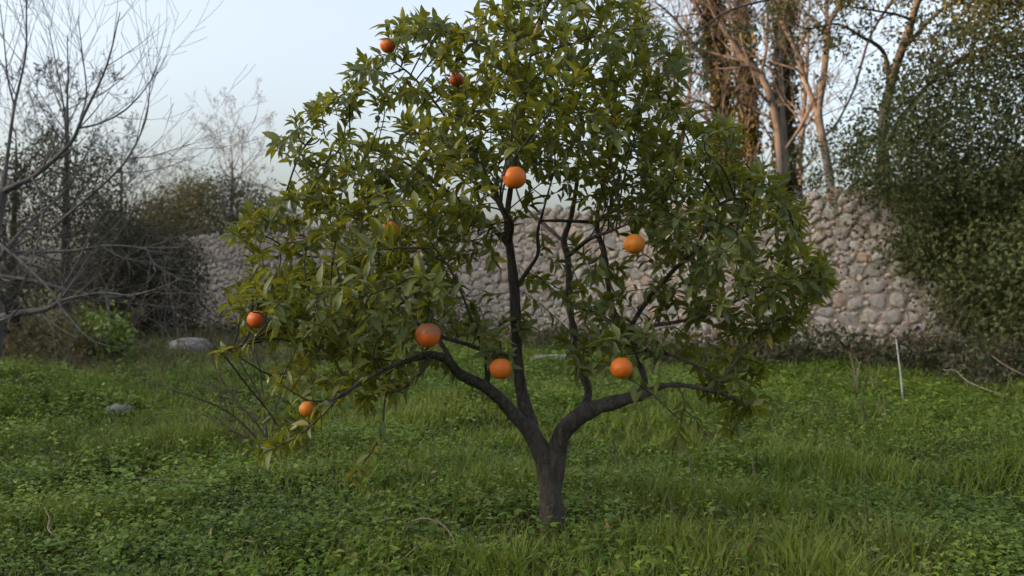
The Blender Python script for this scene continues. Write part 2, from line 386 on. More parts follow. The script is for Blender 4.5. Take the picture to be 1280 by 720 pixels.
for i_ in range(len(seeds)):
    if not (S0 < seeds[i_, 0] < S1) or seeds[i_, 1] > wtop(seeds[i_, 0])+.02: continue
    poly = cell(i_)
    if poly is None: continue
    ce = poly.mean(0); q = poly-ce; rad_ = np.full(NA, 9.0)
    for a, b_ in zip(q, np.roll(q, -1, 0)):
        e = b_-a; nn = np.array([e[1], -e[0]]); L_ = np.linalg.norm(nn)
        if L_ < 1e-6: continue
        nn /= L_; dd = nn@a
        if dd < 0: nn = -nn; dd = -dd
        cs = np.cos(ang_)*nn[0]+np.sin(ang_)*nn[1]; rad_ = np.where(cs > .05, np.minimum(rad_, dd/np.maximum(cs, .05)), rad_)
    rad_ = .66*rad_+.17*(np.roll(rad_, 1)+np.roll(rad_, -1)); rad_ = np.minimum(rad_, .3)*rng.uniform(.84, .97)*(1+rng.normal(0, .05, NA))
    pr = rng.uniform(.016, .042); tilt = rng.normal(0, .1, 2); V = [[0, pr*rng.uniform(.85, 1.15), 0]]
    for rr, dep in ((.52, .93), (.86, .6), (1.0, -.7)):
        for k in range(NA):
            x_, z_ = np.cos(ang_[k])*rad_[k]*rr, np.sin(ang_[k])*rad_[k]*rr
            V.append([x_, pr*dep+(x_*tilt[0]+z_*tilt[1] if dep > 0 else 0)+(rng.normal(0, .005) if dep > 0 else 0), z_])
    c3 = wp(seeds[i_, 0]+ce[0], seeds[i_, 1]+ce[1], 0); V = np.array(V)
    cells.append((c3, V[:, :1]*XW+V[:, 1:2]*YW+V[:, 2:]*np.array([0, 0, 1.0]), rad_.mean()**2))
    for v in poly: corners.append((seeds[i_, 0]+v[0], seeds[i_, 1]+v[1]))
cand = []
for k, (p, V, ar) in enumerate(cells):
    x, y = prj(p); vis = 560 < x < 1215 and y < 455; cand.append((-ar/p[1]**2 if vis else 1.0, k))
near = set(k for v, k in sorted(cand)[:300] if v < 0)
SV = []; SF = []; ST = []; off = 0
for k, (p, V, ar) in enumerate(cells):
    if k in near:
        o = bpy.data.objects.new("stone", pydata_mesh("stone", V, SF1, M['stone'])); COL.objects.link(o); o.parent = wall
        o.location = Vector(p)-Vector(wall.location)
    else:
        SV.append(V+p); SF += [[a+off for a in f] for f in SF1]; ST.append(np.full(len(V), rng.random())); off += len(V)
def mixed_mesh(name, V, Fq, mat, parent, tint):
    me = bpy.data.meshes.new(name); me.from_pydata(V.tolist(), [], [tuple(dict.fromkeys(f)) for f in Fq]); me.update()
    me.polygons.foreach_set("use_smooth", np.full(len(me.polygons), True)); me.materials.append(mat)
    a = me.attributes.new("tint", 'FLOAT', 'POINT'); a.data.foreach_set("value", tint.astype(np.float32))
    o = bpy.data.objects.new(name, me); COL.objects.link(o); o.parent = parent; o.matrix_parent_inverse = Matrix.Translation(-Vector(parent.location)); return o
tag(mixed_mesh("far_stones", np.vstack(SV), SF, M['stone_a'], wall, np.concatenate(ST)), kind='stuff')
# little chinking stones where three joints meet
SV = []; SF = []; ST = []; off = 0; seen = set(); NC = 7
CF = [[0, 1+(k+1) % NC, 1+k, 1+k] for k in range(NC)]+[[1+k, 1+(k+1) % NC, 1+NC+(k+1) % NC, 1+NC+k] for k in range(NC)]
for (cs_, cz_) in corners:
    key = (round(cs_/.03), round(cz_/.03))
    if key in seen or rng.random() < .25 or cz_ > wtop(cs_)-.05: continue
    seen.add(key)
    for rep_ in range(rng.integers(1, 3)):
        r0 = rng.uniform(.014, .036); s = cs_+rng.normal(0, .018); z = cz_+rng.normal(0, .012); p = wp(s, z, 0); V = [[0, rng.uniform(.012, .034), 0]]
        for rr, dep in ((.75, .017), (1.0, -.03)):
            for k in range(NC): q = r0*rr*(1+rng.normal(0, .1)); V.append([np.cos(k*6.2832/NC)*q*1.35, dep, np.sin(k*6.2832/NC)*q])
        V = np.array(V); SV.append(V[:, :1]*XW+V[:, 1:2]*YW+V[:, 2:]*np.array([0, 0, 1.0])+p); SF += [[a+off for a in f] for f in CF]; ST.append(np.full(len(V), rng.random())); off += len(V)
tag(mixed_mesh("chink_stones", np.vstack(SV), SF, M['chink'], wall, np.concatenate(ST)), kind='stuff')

# ------------------------------------------------------------------ orange tree
rng = np.random.default_rng(5)
D0 = 3.52
def sk(rows): return np.array([[*P(a, b, d), (r if b > 500 else r*(.84 if r < 6.5 else .92))*d/F] for a, b, d, r in rows])
skel = {
 'trunk': [(692, 680, 3.52, 26), (690.5, 662, 3.52, 18.5), (690, 648, 3.52, 16), (688.5, 625, 3.52, 14.5), (688, 600, 3.52, 14.5), (687, 580, 3.52, 15)],
 'left': [(683, 612, 3.515, 9), (681, 580, 3.515, 11), (675, 562, 3.515, 12), (664, 541, 3.51, 11.5), (650, 526, 3.49, 9.2), (623, 498, 3.45, 8.5), (600, 480, 3.42, 8.3), (574, 467, 3.38, 7.2), (560, 451, 3.35, 6.6), (538, 443, 3.3, 6), (513, 450, 3.26, 5), (480, 462, 3.2, 4.2), (433, 490, 3.14, 3.0), (400, 522, 3.1, 2.2), (372, 545, 3.07, 1.6), (340, 562, 3.05, 1.1)],
 'right': [(694, 612, 3.52, 9), (695, 580, 3.52, 11.5), (698, 558, 3.52, 12), (704, 540, 3.5, 12), (720, 523, 3.48, 11.5), (742, 511, 3.46, 10.5), (778, 500, 3.43, 9), (800, 494, 3.42, 8), (810, 490, 3.42, 6.5), (829, 482, 3.4, 4.6), (858, 482, 3.38, 4), (894, 490, 3.35, 3.2), (925, 500, 3.33, 2), (945, 510, 3.32, 1.2)],
 'centre': [(672, 556, 3.515, 8.5), (665, 535, 3.53, 9.5), (656, 507, 3.56, 8.7), (648, 462, 3.58, 8), (646, 431, 3.59, 7.6), (643, 359, 3.6, 7), (637, 308, 3.6, 6.4), (634, 270, 3.6, 5.2), (641, 220, 3.61, 4.2), (652, 160, 3.62, 3.4), (660, 95, 3.62, 2.5), (668, 35, 3.62, 1.6)],
 'up1': [(728, 520, 3.47, 7), (732, 505, 3.5, 6.5), (735, 487, 3.53, 6.2), (724, 456, 3.58, 6), (718, 420, 3.62, 5.6), (713, 385, 3.66, 5.4), (710, 326, 3.72, 5.2), (705, 300, 3.74, 5), (714, 270, 3.76, 4.2), (722, 220, 3.78, 3.4), (726, 150, 3.8, 2.6), (735, 80, 3.8, 1.8)],
 'up2': [(799, 496, 3.42, 5), (806, 476, 3.45, 5), (798, 454, 3.5, 4.6), (785, 425, 3.56, 4.6), (768, 392, 3.62, 5), (762, 372, 3.66, 4.8), (756, 320, 3.72, 4.4), (746, 276, 3.76, 3.8), (760, 210, 3.8, 3), (790, 140, 3.84, 2.2), (812, 80, 3.86, 1.5)],
}
sec = {
 'c1': [(785, 425, 3.56, 4.4), (790, 406, 3.55, 4.6), (808, 377, 3.5, 4.8), (818, 364, 3.45, 4.2), (850, 330, 3.4, 3.4), (890, 300, 3.35, 2.6), (930, 275, 3.3, 1.6)],
 'c2': [(796, 418, 3.54, 2.4), (818, 407, 3.5, 3), (842, 403, 3.46, 2.7), (880, 395, 3.42, 2.2), (930, 372, 3.36, 1.6), (990, 350, 3.3, 1.1)],
 'c3': [(798, 442, 3.5, 2.4), (815, 438, 3.45, 2.8), (850, 448, 3.4, 2.3), (880, 463, 3.36, 1.8), (898, 478, 3.33, 1.2)],
 'c4': [(895, 488, 3.35, 3), (912, 462, 3.34, 2.7), (930, 440, 3.32, 2.4), (960, 415, 3.3, 1.8), (1000, 400, 3.28, 1.2)],
 'c5': [(647, 446, 3.58, 4.6), (630, 444, 3.55, 4.6), (600, 436, 3.5, 4.2), (583, 430, 3.46, 3.9), (555, 422, 3.4, 3.4), (510, 400, 3.3, 2.8), (450, 380, 3.22, 2.2), (390, 378, 3.15, 1.5), (345, 385, 3.1, 1)],
 'c6': [(609, 478, 3.43, 4), (609, 462, 3.4, 4), (605, 440, 3.32, 3.4), (590, 400, 3.2, 2.8), (570, 350, 3.1, 2.2), (545, 310, 3.0, 1.6)],
 'c7': [(643, 365, 3.6, 3.2), (655, 345, 3.58, 3.2), (672, 318, 3.55, 2.8), (672, 290, 3.5, 2.4), (680, 260, 3.45, 1.8)],
 'c8': [(637, 308, 3.6, 4.4), (610, 280, 3.62, 4), (560, 240, 3.66, 3.2), (500, 200, 3.68, 2.4), (440, 180, 3.68, 1.7), (390, 172, 3.68, 1.1)],
 'c9': [(634, 275, 3.6, 3.6), (600, 210, 3.66, 3), (560, 150, 3.7, 2.2), (520, 100, 3.7, 1.6), (490, 75, 3.7, 1.1)],
 'c10': [(637, 300, 3.6, 4.2), (640, 280, 3.4, 3.6), (630, 262, 3.2, 2.8), (625, 240, 3.0, 2), (630, 215, 2.85, 1.2)],
 'c11': [(710, 320, 3.72, 3.6), (735, 300, 3.5, 3), (760, 290, 3.3, 2.4), (785, 280, 3.1, 1.6)],
 'c12': [(705, 303, 3.74, 3.6), (680, 280, 3.95, 3), (650, 250, 4.15, 2.2), (640, 200, 4.3, 1.4)],
 'c13': [(746, 276, 3.76, 3.4), (790, 250, 3.95, 2.8), (830, 230, 4.1, 2), (860, 200, 4.2, 1.3)],
 'c14': [(746, 278, 3.74, 3), (700, 276, 3.7, 3), (672, 276, 3.66, 2.2)],
 'c15': [(574, 466, 3.38, 4), (530, 400, 3.6, 3), (470, 350, 3.8, 2.2), (410, 320, 3.9, 1.4)],
 'c16': [(870, 310, 3.38, 2.2), (900, 255, 3.4, 2.4), (950, 250, 3.36, 1.7), (985, 262, 3.32, 1)],
 'h1': [(534, 444, 3.29, 2.6), (529, 462, 3.25, 2.3), (516, 475, 3.22, 2.0), (497, 489, 3.2, 1.6), (478, 488, 3.18, 1.1)],
 'h2': [(482, 490, 3.18, 1.2), (480, 512, 3.17, 1.2), (477, 540, 3.16, 1.0), (463, 567, 3.15, .9), (444, 592, 3.14, .7)],
 'h3': [(846, 481, 3.39, 1.2), (855, 500, 3.34, 1.2), (852, 525, 3.3, 1), (845, 548, 3.28, .8)],
 'h4': [(855, 512, 3.32, .9), (870, 525, 3.3, .8), (882, 545, 3.28, .7)],
 'h5': [(430, 491, 3.14, 2), (415, 500, 3.1, 1.6), (385, 500, 3.05, 1.2), (350, 480, 3.0, .8)],
 'l1': [(345, 388, 3.1, 1.1), (320, 420, 3.2, 1.0), (300, 432, 3.25, .7), (275, 440, 3.25, .5)],
}
POLY = [  # outline, number of tips, thickness limit
 ([(668,-60),(640,12),(600,12),(575,30),(540,22),(505,30),(480,42),(472,70),(440,86),(430,95),(442,120),(412,114),(372,142),(336,184),(350,205),(392,222),(350,240),(303,268),(290,295),(318,325),(295,360),(284,395),(312,430),(420,440),(520,412),(560,385),(635,300),(690,262),(760,268),(800,330),(830,385),(900,425),(985,425),(1005,400),(1042,338),(1000,292),(1004,262),(985,232),(930,204),(922,150),(884,162),(848,122),(856,72),(826,42),(800,8),(770,-60)], 2100, .85),
 ([(300,275),(330,235),(400,225),(520,215),(600,260),(570,350),(530,405),(420,432),(320,420),(298,390),(320,330)], 420, .6),
 ([(480,60),(560,40),(640,30),(770,20),(840,80),(850,150),(910,210),(960,240),(880,300),(700,240),(560,220),(420,200),(440,130)], 520, .7),
 ([(800,300),(900,260),(985,270),(1030,335),(990,405),(900,415),(840,380)], 60, .5),
 ([(345,430),(335,500),(348,540),(310,572),(370,556),(420,505),(470,490),(500,445),(520,420)], 95, .22),
 ([(570,385),(640,300),(700,262),(770,280),(810,370),(800,430),(740,440),(690,410),(600,425)], 95, .55),
 ([(690,370),(790,380),(800,450),(760,470),(720,465)], 60, .35),
 ([(830,410),(985,425),(960,452),(945,540),(905,545),(880,480)], 55, .25),
 ([(440,455),(500,450),(505,500),(470,520),(440,500)], 26, .12),
 ([(560,390),(640,330),(640,420),(610,440),(560,425)], 34, .4),
]
att = []
for poly, n, tmax in POLY:
    q = samp_poly(rng, poly, n); ed = edgedist(q[:, 0], q[:, 1], poly)*D0/F
    T = np.minimum(tmax, .10+1.5*ed); u = rng.uniform(-1, 1, n); u = np.sign(u)*np.abs(u)**.75
    d = D0-.05+u*T
    for (a, b_), dd in zip(q, d): att.append(P(a, b_, dd))
att = np.array(att)
lump = fbm(att[:, 0]*3.1+att[:, 1]*1.7, att[:, 2]*3.3-att[:, 1]*1.9, 61); att = att[lump > np.quantile(lump, .2)]
q = samp_poly(rng, [(310,335),(560,320),(570,380),(505,438),(350,432),(300,400)], 230); att = np.vstack([att]+[P(a, b_, D0-.25+rng.uniform(-.45, .4))[None] for a, b_ in q])
mp_ = np.array(POLY[0][0], float); q = samp_poly(rng, mp_, 5200); q = q[edgedist(q[:, 0], q[:, 1], mp_) < 20]; q = q[(q[:, 1] < 400) & (q[:, 1] > -20)][:430]     # sprays that carry the outline
q = q[~((q[:, 0] > 540) & (q[:, 0] < 820) & (q[:, 1] > 230))]
att = np.vstack([att]+[P(a, b_, D0+rng.normal(-.03, .12))[None] for a, b_ in q])
# fruit: px, py, diameter px, metres, material, hidden-by-leaves
FR = [(485, 57, 20, .058, 'peel_d', 1), (571, 100, 19, .058, 'peel_d', 1), (643, 222, 30, .07, 'peel', 0), (793, 305, 27, .068, 'peel_y', 0),
      (487, 288, 23, .056, 'peel', 2), (321, 399, 23.5, .062, 'peel_d', 0), (535, 419, 33, .078, 'peel_s', 0), (626, 461, 28, .069, 'peel', 0),
      (777, 460, 28.5, .07, 'peel', 0), (385, 511, 21, .054, 'peel_y', 1)]
fruit = []
for (a, b_, dpx, dia, mt, hid) in FR: fruit.append((P(a, b_, F*dia/dpx), dia, mt, hid))
att = np.vstack([att]+[(c+np.array([rng.normal(0, .05), rng.uniform(.03, .14), rng.normal(.03, .05)]))[None] for (c, dia, mt, hid) in fruit for k in range(7 if hid else 4)])
# nodes from the drawn skeleton
NP = []; PAR = []; NR = []; SKEL = []
paths = {}
for nme, rows in list(skel.items())+list(sec.items()): paths[nme] = smooth_path(sk(rows), 5)
for nme, p in paths.items():
    for i_, q in enumerate(p):
        if nme == 'trunk' and True: continue
        NP.append(q[:3]); NR.append(q[3]); PAR.append(-1)
NP = np.array(NP); NR = list(NR); nsk = len(NP)
elig = np.array([n < .0095 for n in NR])
pos = [p for p in NP]; par = [-1]*nsk
near_i = np.zeros(len(att), int); near_d = np.full(len(att), 1e9)
def upd(ids):
    arr = np.array([pos[i] for i in ids]); d = np.linalg.norm(att[:, None]-arr[None], axis=2)
    j = d.argmin(1); dm = d[np.arange(len(att)), j]; b = dm < near_d; near_d[b] = dm[b]; near_i[b] = np.array(ids)[j[b]]
upd([i for i in range(nsk) if elig[i]])
alive = near_d > .038
STEP = .032; kid_of = {}
for it in range(60):
    if not alive.any(): break
    pull = {}
    for a in np.nonzero(alive)[0]:
        if near_d[a] < 1.2: pull.setdefault(near_i[a], []).append(a)
    new = []
    for n, al in pull.items():
        dv = nrm(att[al]-pos[n]).sum(0); L = np.linalg.norm(dv)
        if L < .15*len(al): dv = att[al[0]]-pos[n]
        dv = nrm(dv+rng.normal(0, .12, 3)+np.array([0, 0, .17]))
        if n >= nsk and par[n] >= 0: dv = nrm(dv+.45*nrm(pos[n]-pos[par[n]]))
        np_ = pos[n]+dv*STEP
        if any(np.linalg.norm(np_-pos[k_]) < STEP*.6 for k_ in kid_of.get(int(n), ())): alive[al] = False; continue      # two tips tug at the same twig: let them go
        pos.append(np_); par.append(int(n)); new.append(len(pos)-1); kid_of.setdefault(int(n), []).append(len(pos)-1)
    if not new: break
    upd(new); alive &= near_d > .036
npos = np.array(pos); N = len(pos)
kids = [[] for _ in range(N)]
for i_, p_ in enumerate(par):
    if p_ >= 0: kids[p_].append(i_)
rad = np.zeros(N); 
for i_ in range(N-1, nsk-1, -1):
    rad[i_] = .0013 if not kids[i_] else (sum(rad[c]**2.4 for c in kids[i_]))**(1/2.4)+.00004
chains = []
for i_ in range(N):                      # each chain starts at a branching point or on the skeleton
    cs = [c for c in kids[i_]]
    if not cs: continue
    main = max(cs, key=lambda c: rad[c]) if i_ >= nsk else None
    for c in cs:
        if c == main: continue
        ch = [i_, c]
        while kids[ch[-1]]: ch.append(max(kids[ch[-1]], key=lambda c: rad[c]))
        chains.append(ch)
tw = []
for ch in chains:
    p = npos[ch].copy(); r = np.array([rad[c] for c in ch]); r[0] = r[1]
    if len(p) > 3:
        for _ in range(2): p[1:-1] = .25*p[:-2]+.5*p[1:-1]+.25*p[2:]
    tw.append(np.column_stack([p, r]))

# leaf templates with petiole, folded along the midrib and arched
def leaf_tmpl(seed):
    r = np.random.default_rng(seed); st = np.array([0, .1, .18, .34, .55, .78, 1.0])
    hw = np.array([.006, .008, .068, .145, .168, .112, .004])*r.uniform(.9, 1.15)
    droop = r.uniform(.02, .5); fold = r.uniform(.2, .75); side = r.normal(0, .08); tw_ = r.normal(0, .4)
    V = []; ve = []
    for t, w in zip(st, hw):
        for k in (-1, 0, 1):
            y = k*w; z = -droop*t*t*1.0+abs(k)*w*fold+(abs(k)*r.normal(0, .012) if 0.1 < t < .95 else 0)
            a = tw_*t; V.append([t-.06*droop*t, y*np.cos(a)+side*t*t, z+y*np.sin(a)]); ve.append(1.0 if k == 0 else 0.0)
    q = []
    for i_ in range(len(st)-1):
        for k in (0, 1): a = i_*3+k; q.append([a, a+3, a+4, a+1])
    return np.array(V), np.array(q)[:, ::-1], np.array(ve)
LT = [leaf_tmpl(300+i) for i in range(10)]
leaves = []     # base, dir, normal, length, tint
def add_leaf(base, axis, phi, theta, L, tint, droop=.22):
    axis = nrm(axis); ref = np.array([0, 0, 1.0]) if abs(axis[2]) < .8 else np.array([1.0, 0, 0])
    u = nrm(np.cross(axis, ref)); v = np.cross(axis, u)
    ld = nrm(axis*np.cos(theta)+(u*np.cos(phi)+v*np.sin(phi))*np.sin(theta)+np.array([0, 0, -droop]))
    up = nrm(axis*.7+np.array([0, 0, .8])+rng.normal(0, .28, 3)); n = up-ld*(up@ld)
    leaves.append((base, ld, nrm(n), L, tint))
def shoot(p, ax, vigour, n_term=5):
    base_t = np.clip(rng.beta(1.6, 2.2)*.95+.25*(vigour-.5), 0, .98); ph = rng.uniform(0, 6.28); sz = rng.uniform(.8, 1.15)
    for k in range(n_term):
        ph += 2.4; add_leaf(p-ax*.006*k, ax, ph, rng.uniform(.4, 1.15), rng.uniform(.038, .07)*sz, np.clip(base_t+rng.normal(0, .1), 0, 1), rng.uniform(-.25, .25))
    return base_t
tip_count = 0
for ch, t in zip(chains, tw):
    ax = nrm(nrm(t[-1, :3]-t[max(0, len(t)-3), :3])+np.array([0, 0, .45])); p = t[-1, :3]
    z_v = np.clip((p[2]-.5)/1.5, 0, 1)
    bt = shoot(p, ax, rng.random()*.6+.4*z_v, int(rng.integers(5, 9))); ph = rng.uniform(0, 6.28)
    for k in range(len(t)-2, 0, -1):
        if t[k, 3] > .005 or len(t)-k > 10: break
        a2 = nrm(t[k+1, :3]-t[k-1, :3])
        for q in range(3 if len(t)-k < 6 else 2):
            ph += 2.4
            if rng.random() < .83: add_leaf(t[k, :3]+a2*rng.uniform(0, .02), a2, ph, rng.uniform(.6, 1.3), rng.uniform(.034, .068), np.clip(bt-.08+rng.normal(0, .13), 0, 1), rng.uniform(-.2, .4))
# the hand-drawn hanging sprigs carry leaves too
for nme in ('h1', 'h2', 'h3', 'h4', 'h5', 'l1', 'left', 'right', 'c3', 'c4', 'c2', 'c16', 'c8', 'c9'):
    p = paths[nme]; ph = 0
    shoot(p[-1, :3], nrm(p[-1, :3]-p[-3, :3]), .5, 6)
    if nme[0] in 'hl':
        for q in p[len(p)//3::2]:
            for k in range(2): ph += 2.4; add_leaf(q[:3], nrm(p[-1, :3]-p[-3, :3]), ph, rng.uniform(.7, 1.2), rng.uniform(.045, .075), np.clip(rng.normal(.6, .2), 0, 1), rng.uniform(.2, .6))
# fruit stalks hang from the nearest twig
stalks = []
allp = np.vstack([npos[nsk:], np.vstack([paths[n] for n in sec])[:, :3]])
for (c, dia, mt, hid) in fruit:
    top = c+np.array([0, 0, dia*.47]); a = top+np.array([0, .005, .02]); tgt = top+np.array([rng.normal(0, .01), .03, .05])
    cand_ = allp[allp[:, 2] > c[2]+.02] if (allp[:, 2] > c[2]+.02).any() else allp
    w_ = np.linalg.norm(cand_-tgt, axis=1)+np.where(cand_[:, 1] < c[1]-.02, .3, 0); n_ = cand_[w_.argmin()]
    mid = .5*(n_+tgt)+np.array([0, 0, .02])
    stalks.append(smooth_path(np.array([[*n_, .0026], [*mid, .0023], [*tgt, .002], [*a, .0018], [*top, .0018]]), 4))
    if hid == 2:
        for k in range(9): add_leaf(c+np.array([rng.normal(0, .014), -dia*.62, -.035+rng.normal(0, .012)]), np.array([rng.normal(0, .35), -.1, 1.0]), k*2.4, rng.uniform(.1, .5), rng.uniform(.055, .08), rng.uniform(.8, .97), 0)
    for k in range(7 if hid < 2 else 12):
        add_leaf(tgt+rng.normal(0, .008, 3), np.array([0, -.25, 1.0]), k*2.4+rng.uniform(0, .5), rng.uniform(.8, 1.5), rng.uniform(.05, .085), np.clip(rng.normal(.62, .16), 0, 1), rng.uniform(0, .35))
# drop leaves that would stand in front of open fruit or far outside the view of the trunk
C0 = np.array([0, 0, H]); keep = []
for L in leaves:
    mid = L[0]+L[1]*L[3]*.5; ok = True
    for (c, dia, mt, hid) in fruit:
        if mid[1] < c[1]+.02:
            ray = nrm(c-C0); w_ = mid-C0; dist = np.linalg.norm(w_-ray*(w_@ray))
            tip = L[0]+L[1]*L[3]; wt = tip-C0; dt = np.linalg.norm(wt-ray*(wt@ray)); wb = L[0]-C0; db = np.linalg.norm(wb-ray*(wb@ray))
            lim = dia*(.56 if hid == 0 else .36 if hid == 1 else .12)
            if min(dist, dt, db) < lim: ok = False; break
        if np.linalg.norm(mid-c) < dia*.5: ok = False; break
    if ok: keep.append(L)
leaves = keep
tree = thing("orange_tree", "small spreading orange tree with forked dark trunk and glossy leaves in the grass", "tree", P(690, 660, D0)*np.array([1, 1, 0]))
# one continuous trunk and main limbs: the tubes are fused by a voxel remesh
cap = lambda p: np.vstack([p, [*(p[-1, :3]+1e-3*nrm(p[-1, :3]-p[-2, :3])), 1e-5]])
V, Q, T = tubes([cap(paths[n]) for n in skel]+[cap(paths[n]) for n in ('c1', 'c5', 'c6', 'c8', 'c10', 'c12', 'c13', 'c4', 'c14')], 14)
tmp = mk("trunk_tmp", V, Q, M['bark'])
bmh = __import__("bmesh").new(); bmh.from_mesh(tmp.data)
__import__("bmesh").ops.holes_fill(bmh, edges=[e for e in bmh.edges if e.is_boundary], sides=0); bmh.to_mesh(tmp.data); bmh.free()
md = tmp.modifiers.new("r", 'REMESH'); md.mode = 'VOXEL'; md.voxel_size = .0054; md.use_smooth_shade = True
sm = tmp.modifiers.new("s", 'SMOOTH'); sm.iterations = 3; sm.factor = .5
dg = bpy.context.evaluated_depsgraph_get(); me = bpy.data.meshes.new_from_object(tmp.evaluated_get(dg))
bpy.data.objects.remove(tmp); me.name = "trunk"; me.materials.clear(); me.materials.append(M['bark'])
# knots and fine unevenness of the bark
co = np.zeros(len(me.vertices)*3, np.float32); me.vertices.foreach_get("co", co); co = co.reshape(-1, 3); no = np.zeros(len(me.vertices)*3, np.float32); me.vertices.foreach_get("normal", no); no = no.reshape(-1, 3)
dz = (fbm(co[:, 0]*26+co[:, 2]*9, co[:, 2]*13+co[:, 1]*24, 3)-.5)*.009*sstep(.0, .4, 1.2-co[:, 2])
co = co+no*dz[:, None]; me.vertices.foreach_set("co", co.ravel().astype(np.float32)); me.update()
me.polygons.foreach_set("use_smooth", np.full(len(me.polygons), True))
to = bpy.data.objects.new("trunk", me); COL.objects.link(to); to.parent = tree; to.matrix_parent_inverse = Matrix.Translation(-Vector(tree.location))
for n in sec:
    if n in ('c1', 'c5', 'c6', 'c8', 'c10', 'c12', 'c13', 'c4', 'c14'): continue
    V, Q, T = tubes([cap(paths[n])], 8, .04, rng); mk("branch", V, Q, M['bark'], tree)
V, Q, T = tubes(tw+stalks, 5, .06, rng); tag(mk("twigs", V, Q, M['twig'], tree), kind='stuff')
# leaves: the 300 that show largest are objects, the rest one crown
def prj2(p): return np.array([F*p[0]/p[1], F*(p[2]-H)/p[1]])
zb = np.array([L[0]+L[1]*L[3]*.5 for L in leaves]); pj = np.stack([640+F*zb[:, 0]/zb[:, 1], 360-F*(zb[:, 2]-H)/zb[:, 1]], 1)
infr = (pj[:, 0] > 5) & (pj[:, 0] < 1275) & (pj[:, 1] > 4) & (pj[:, 1] < 716)
area = np.array([np.linalg.norm(prj2(L[0]+L[1]*L[3])-prj2(L[0]))*F*L[3]*.3*(.35+abs(L[2]@nrm(L[0]-C0)))/L[0][1] for L in leaves])
# a leaf is hidden when several nearer leaves lie over its middle
cell = {}
for i_ in np.argsort(zb[:, 1]):
    if not infr[i_]: continue
    cell.setdefault((int(pj[i_, 0]//22), int(pj[i_, 1]//22)), []).append(i_)
front = np.zeros(len(leaves), bool)
for v in cell.values():
    for i_ in v[:2]: front[i_] = True
score = np.where(infr & front, area, -1); big = set(np.argsort(-score)[:300].tolist())
leaf_me = []
for V, Q, ve in LT: leaf_me.append(mk("leaf", V, Q, M['leaf_obj'], attrs={'vein': ve}, link=False))
CV = []; CQ = []; CT = []; CE = []; off = 0; singles = []
for i_, (p, ld, n, L, t) in enumerate(leaves):
    A = np.stack([ld, np.cross(n, ld), n], 1)*L; k = i_ % 10
    if i_ in big: singles.append((A, p, k)); continue
    V, Q, ve = LT[k]; CV.append(V@A.T+p); CQ.append(Q+off); CT.append(np.full(len(V), t)); CE.append(ve); off += len(V)
crown = mk("crown", np.vstack(CV), np.vstack(CQ), M['leaf'], tree, {'tint': np.concatenate(CT), 'vein': np.concatenate(CE)}); tag(crown, kind='stuff')
tinv = Matrix.Translation(-Vector(tree.location))
for A, p, k in singles:
    o = bpy.data.objects.new("leaf", leaf_me[k]); COL.objects.link(o); o.parent = crown
    mw = Matrix.Identity(4)
    for a in range(3):
        for b_ in range(3): mw[a][b_] = A[a, b_]
        mw[a][3] = p[a]
    o.matrix_local = mw
# the fruit themselves
flab = ["small dull red-orange fruit at the leafy upper edge of the crown against the sky", "reddish orange half tucked behind a leaf high in the crown, sky all round",
        "bright smooth orange hanging in front of the dense middle of the crown", "yellowish mottled orange hanging before the stone wall amid dark leaves",
        "orange almost wholly hidden behind upright yellow-green leaves", "deep orange fruit on the outermost side twig beside the bare shrub",
        "large russet-scabbed orange above the arching side limb", "bright orange hanging between the arching limb and the upright central stem",
        "bright orange hanging just above the thick curving limb with the knob", "small partly covered orange in the low drooping sprays over the bare shrub"]
for (c, dia, mt, hid), lab in zip(fruit, flab):
    r = np.random.default_rng(int(dia*1e5)+int(c[0]*100)); o = thing("orange", lab, "orange", c, "oranges hanging in the tree")
    nu, nv = 28, 18; V = []
    for a in range(nv+1):
        th = np.pi*a/nv
        for b_ in range(nu):
            ph = 2*np.pi*b_/nu; x, y, z = np.sin(th)*np.cos(ph), np.sin(th)*np.sin(ph), np.cos(th)
            rr = dia/2*(1+.018*np.sin(3*ph+c[2]*7)*np.sin(th)+.016*np.cos(2*ph+c[0]*9)+.02*np.cos(th*2+c[0]*5))
            z2 = z*.95-.11*np.exp(-((1-z)/.03))+.03*np.exp(-((1+z)/.02))
            V.append([rr*x+c[0], rr*y+c[1], dia/2*z2+c[2]])
    Q = [[a*nu+b_, (a+1)*nu+b_, (a+1)*nu+(b_+1) % nu, a*nu+(b_+1) % nu] for a in range(nv) for b_ in range(nu)]
    pe = mk("peel", np.array(V)-c, np.array(Q), M[mt]); pe.parent = o
    # five-pointed green calyx under the stalk
    cz = dia/2*.85; V = [[0, 0, cz+.004]]
    for k in range(10):
        a = k*np.pi/5; q = dia*(.12 if k % 2 == 0 else .06); V.append([q*np.cos(a), q*np.sin(a), cz+(.003 if k % 2 else .0028)])
    cme = pydata_mesh("calyx", V, [[0, 1+k, 1+(k+1) % 10] for k in range(10)], M['stem']); co_ = bpy.data.objects.new("calyx", cme); COL.objects.link(co_); co_.parent = pe

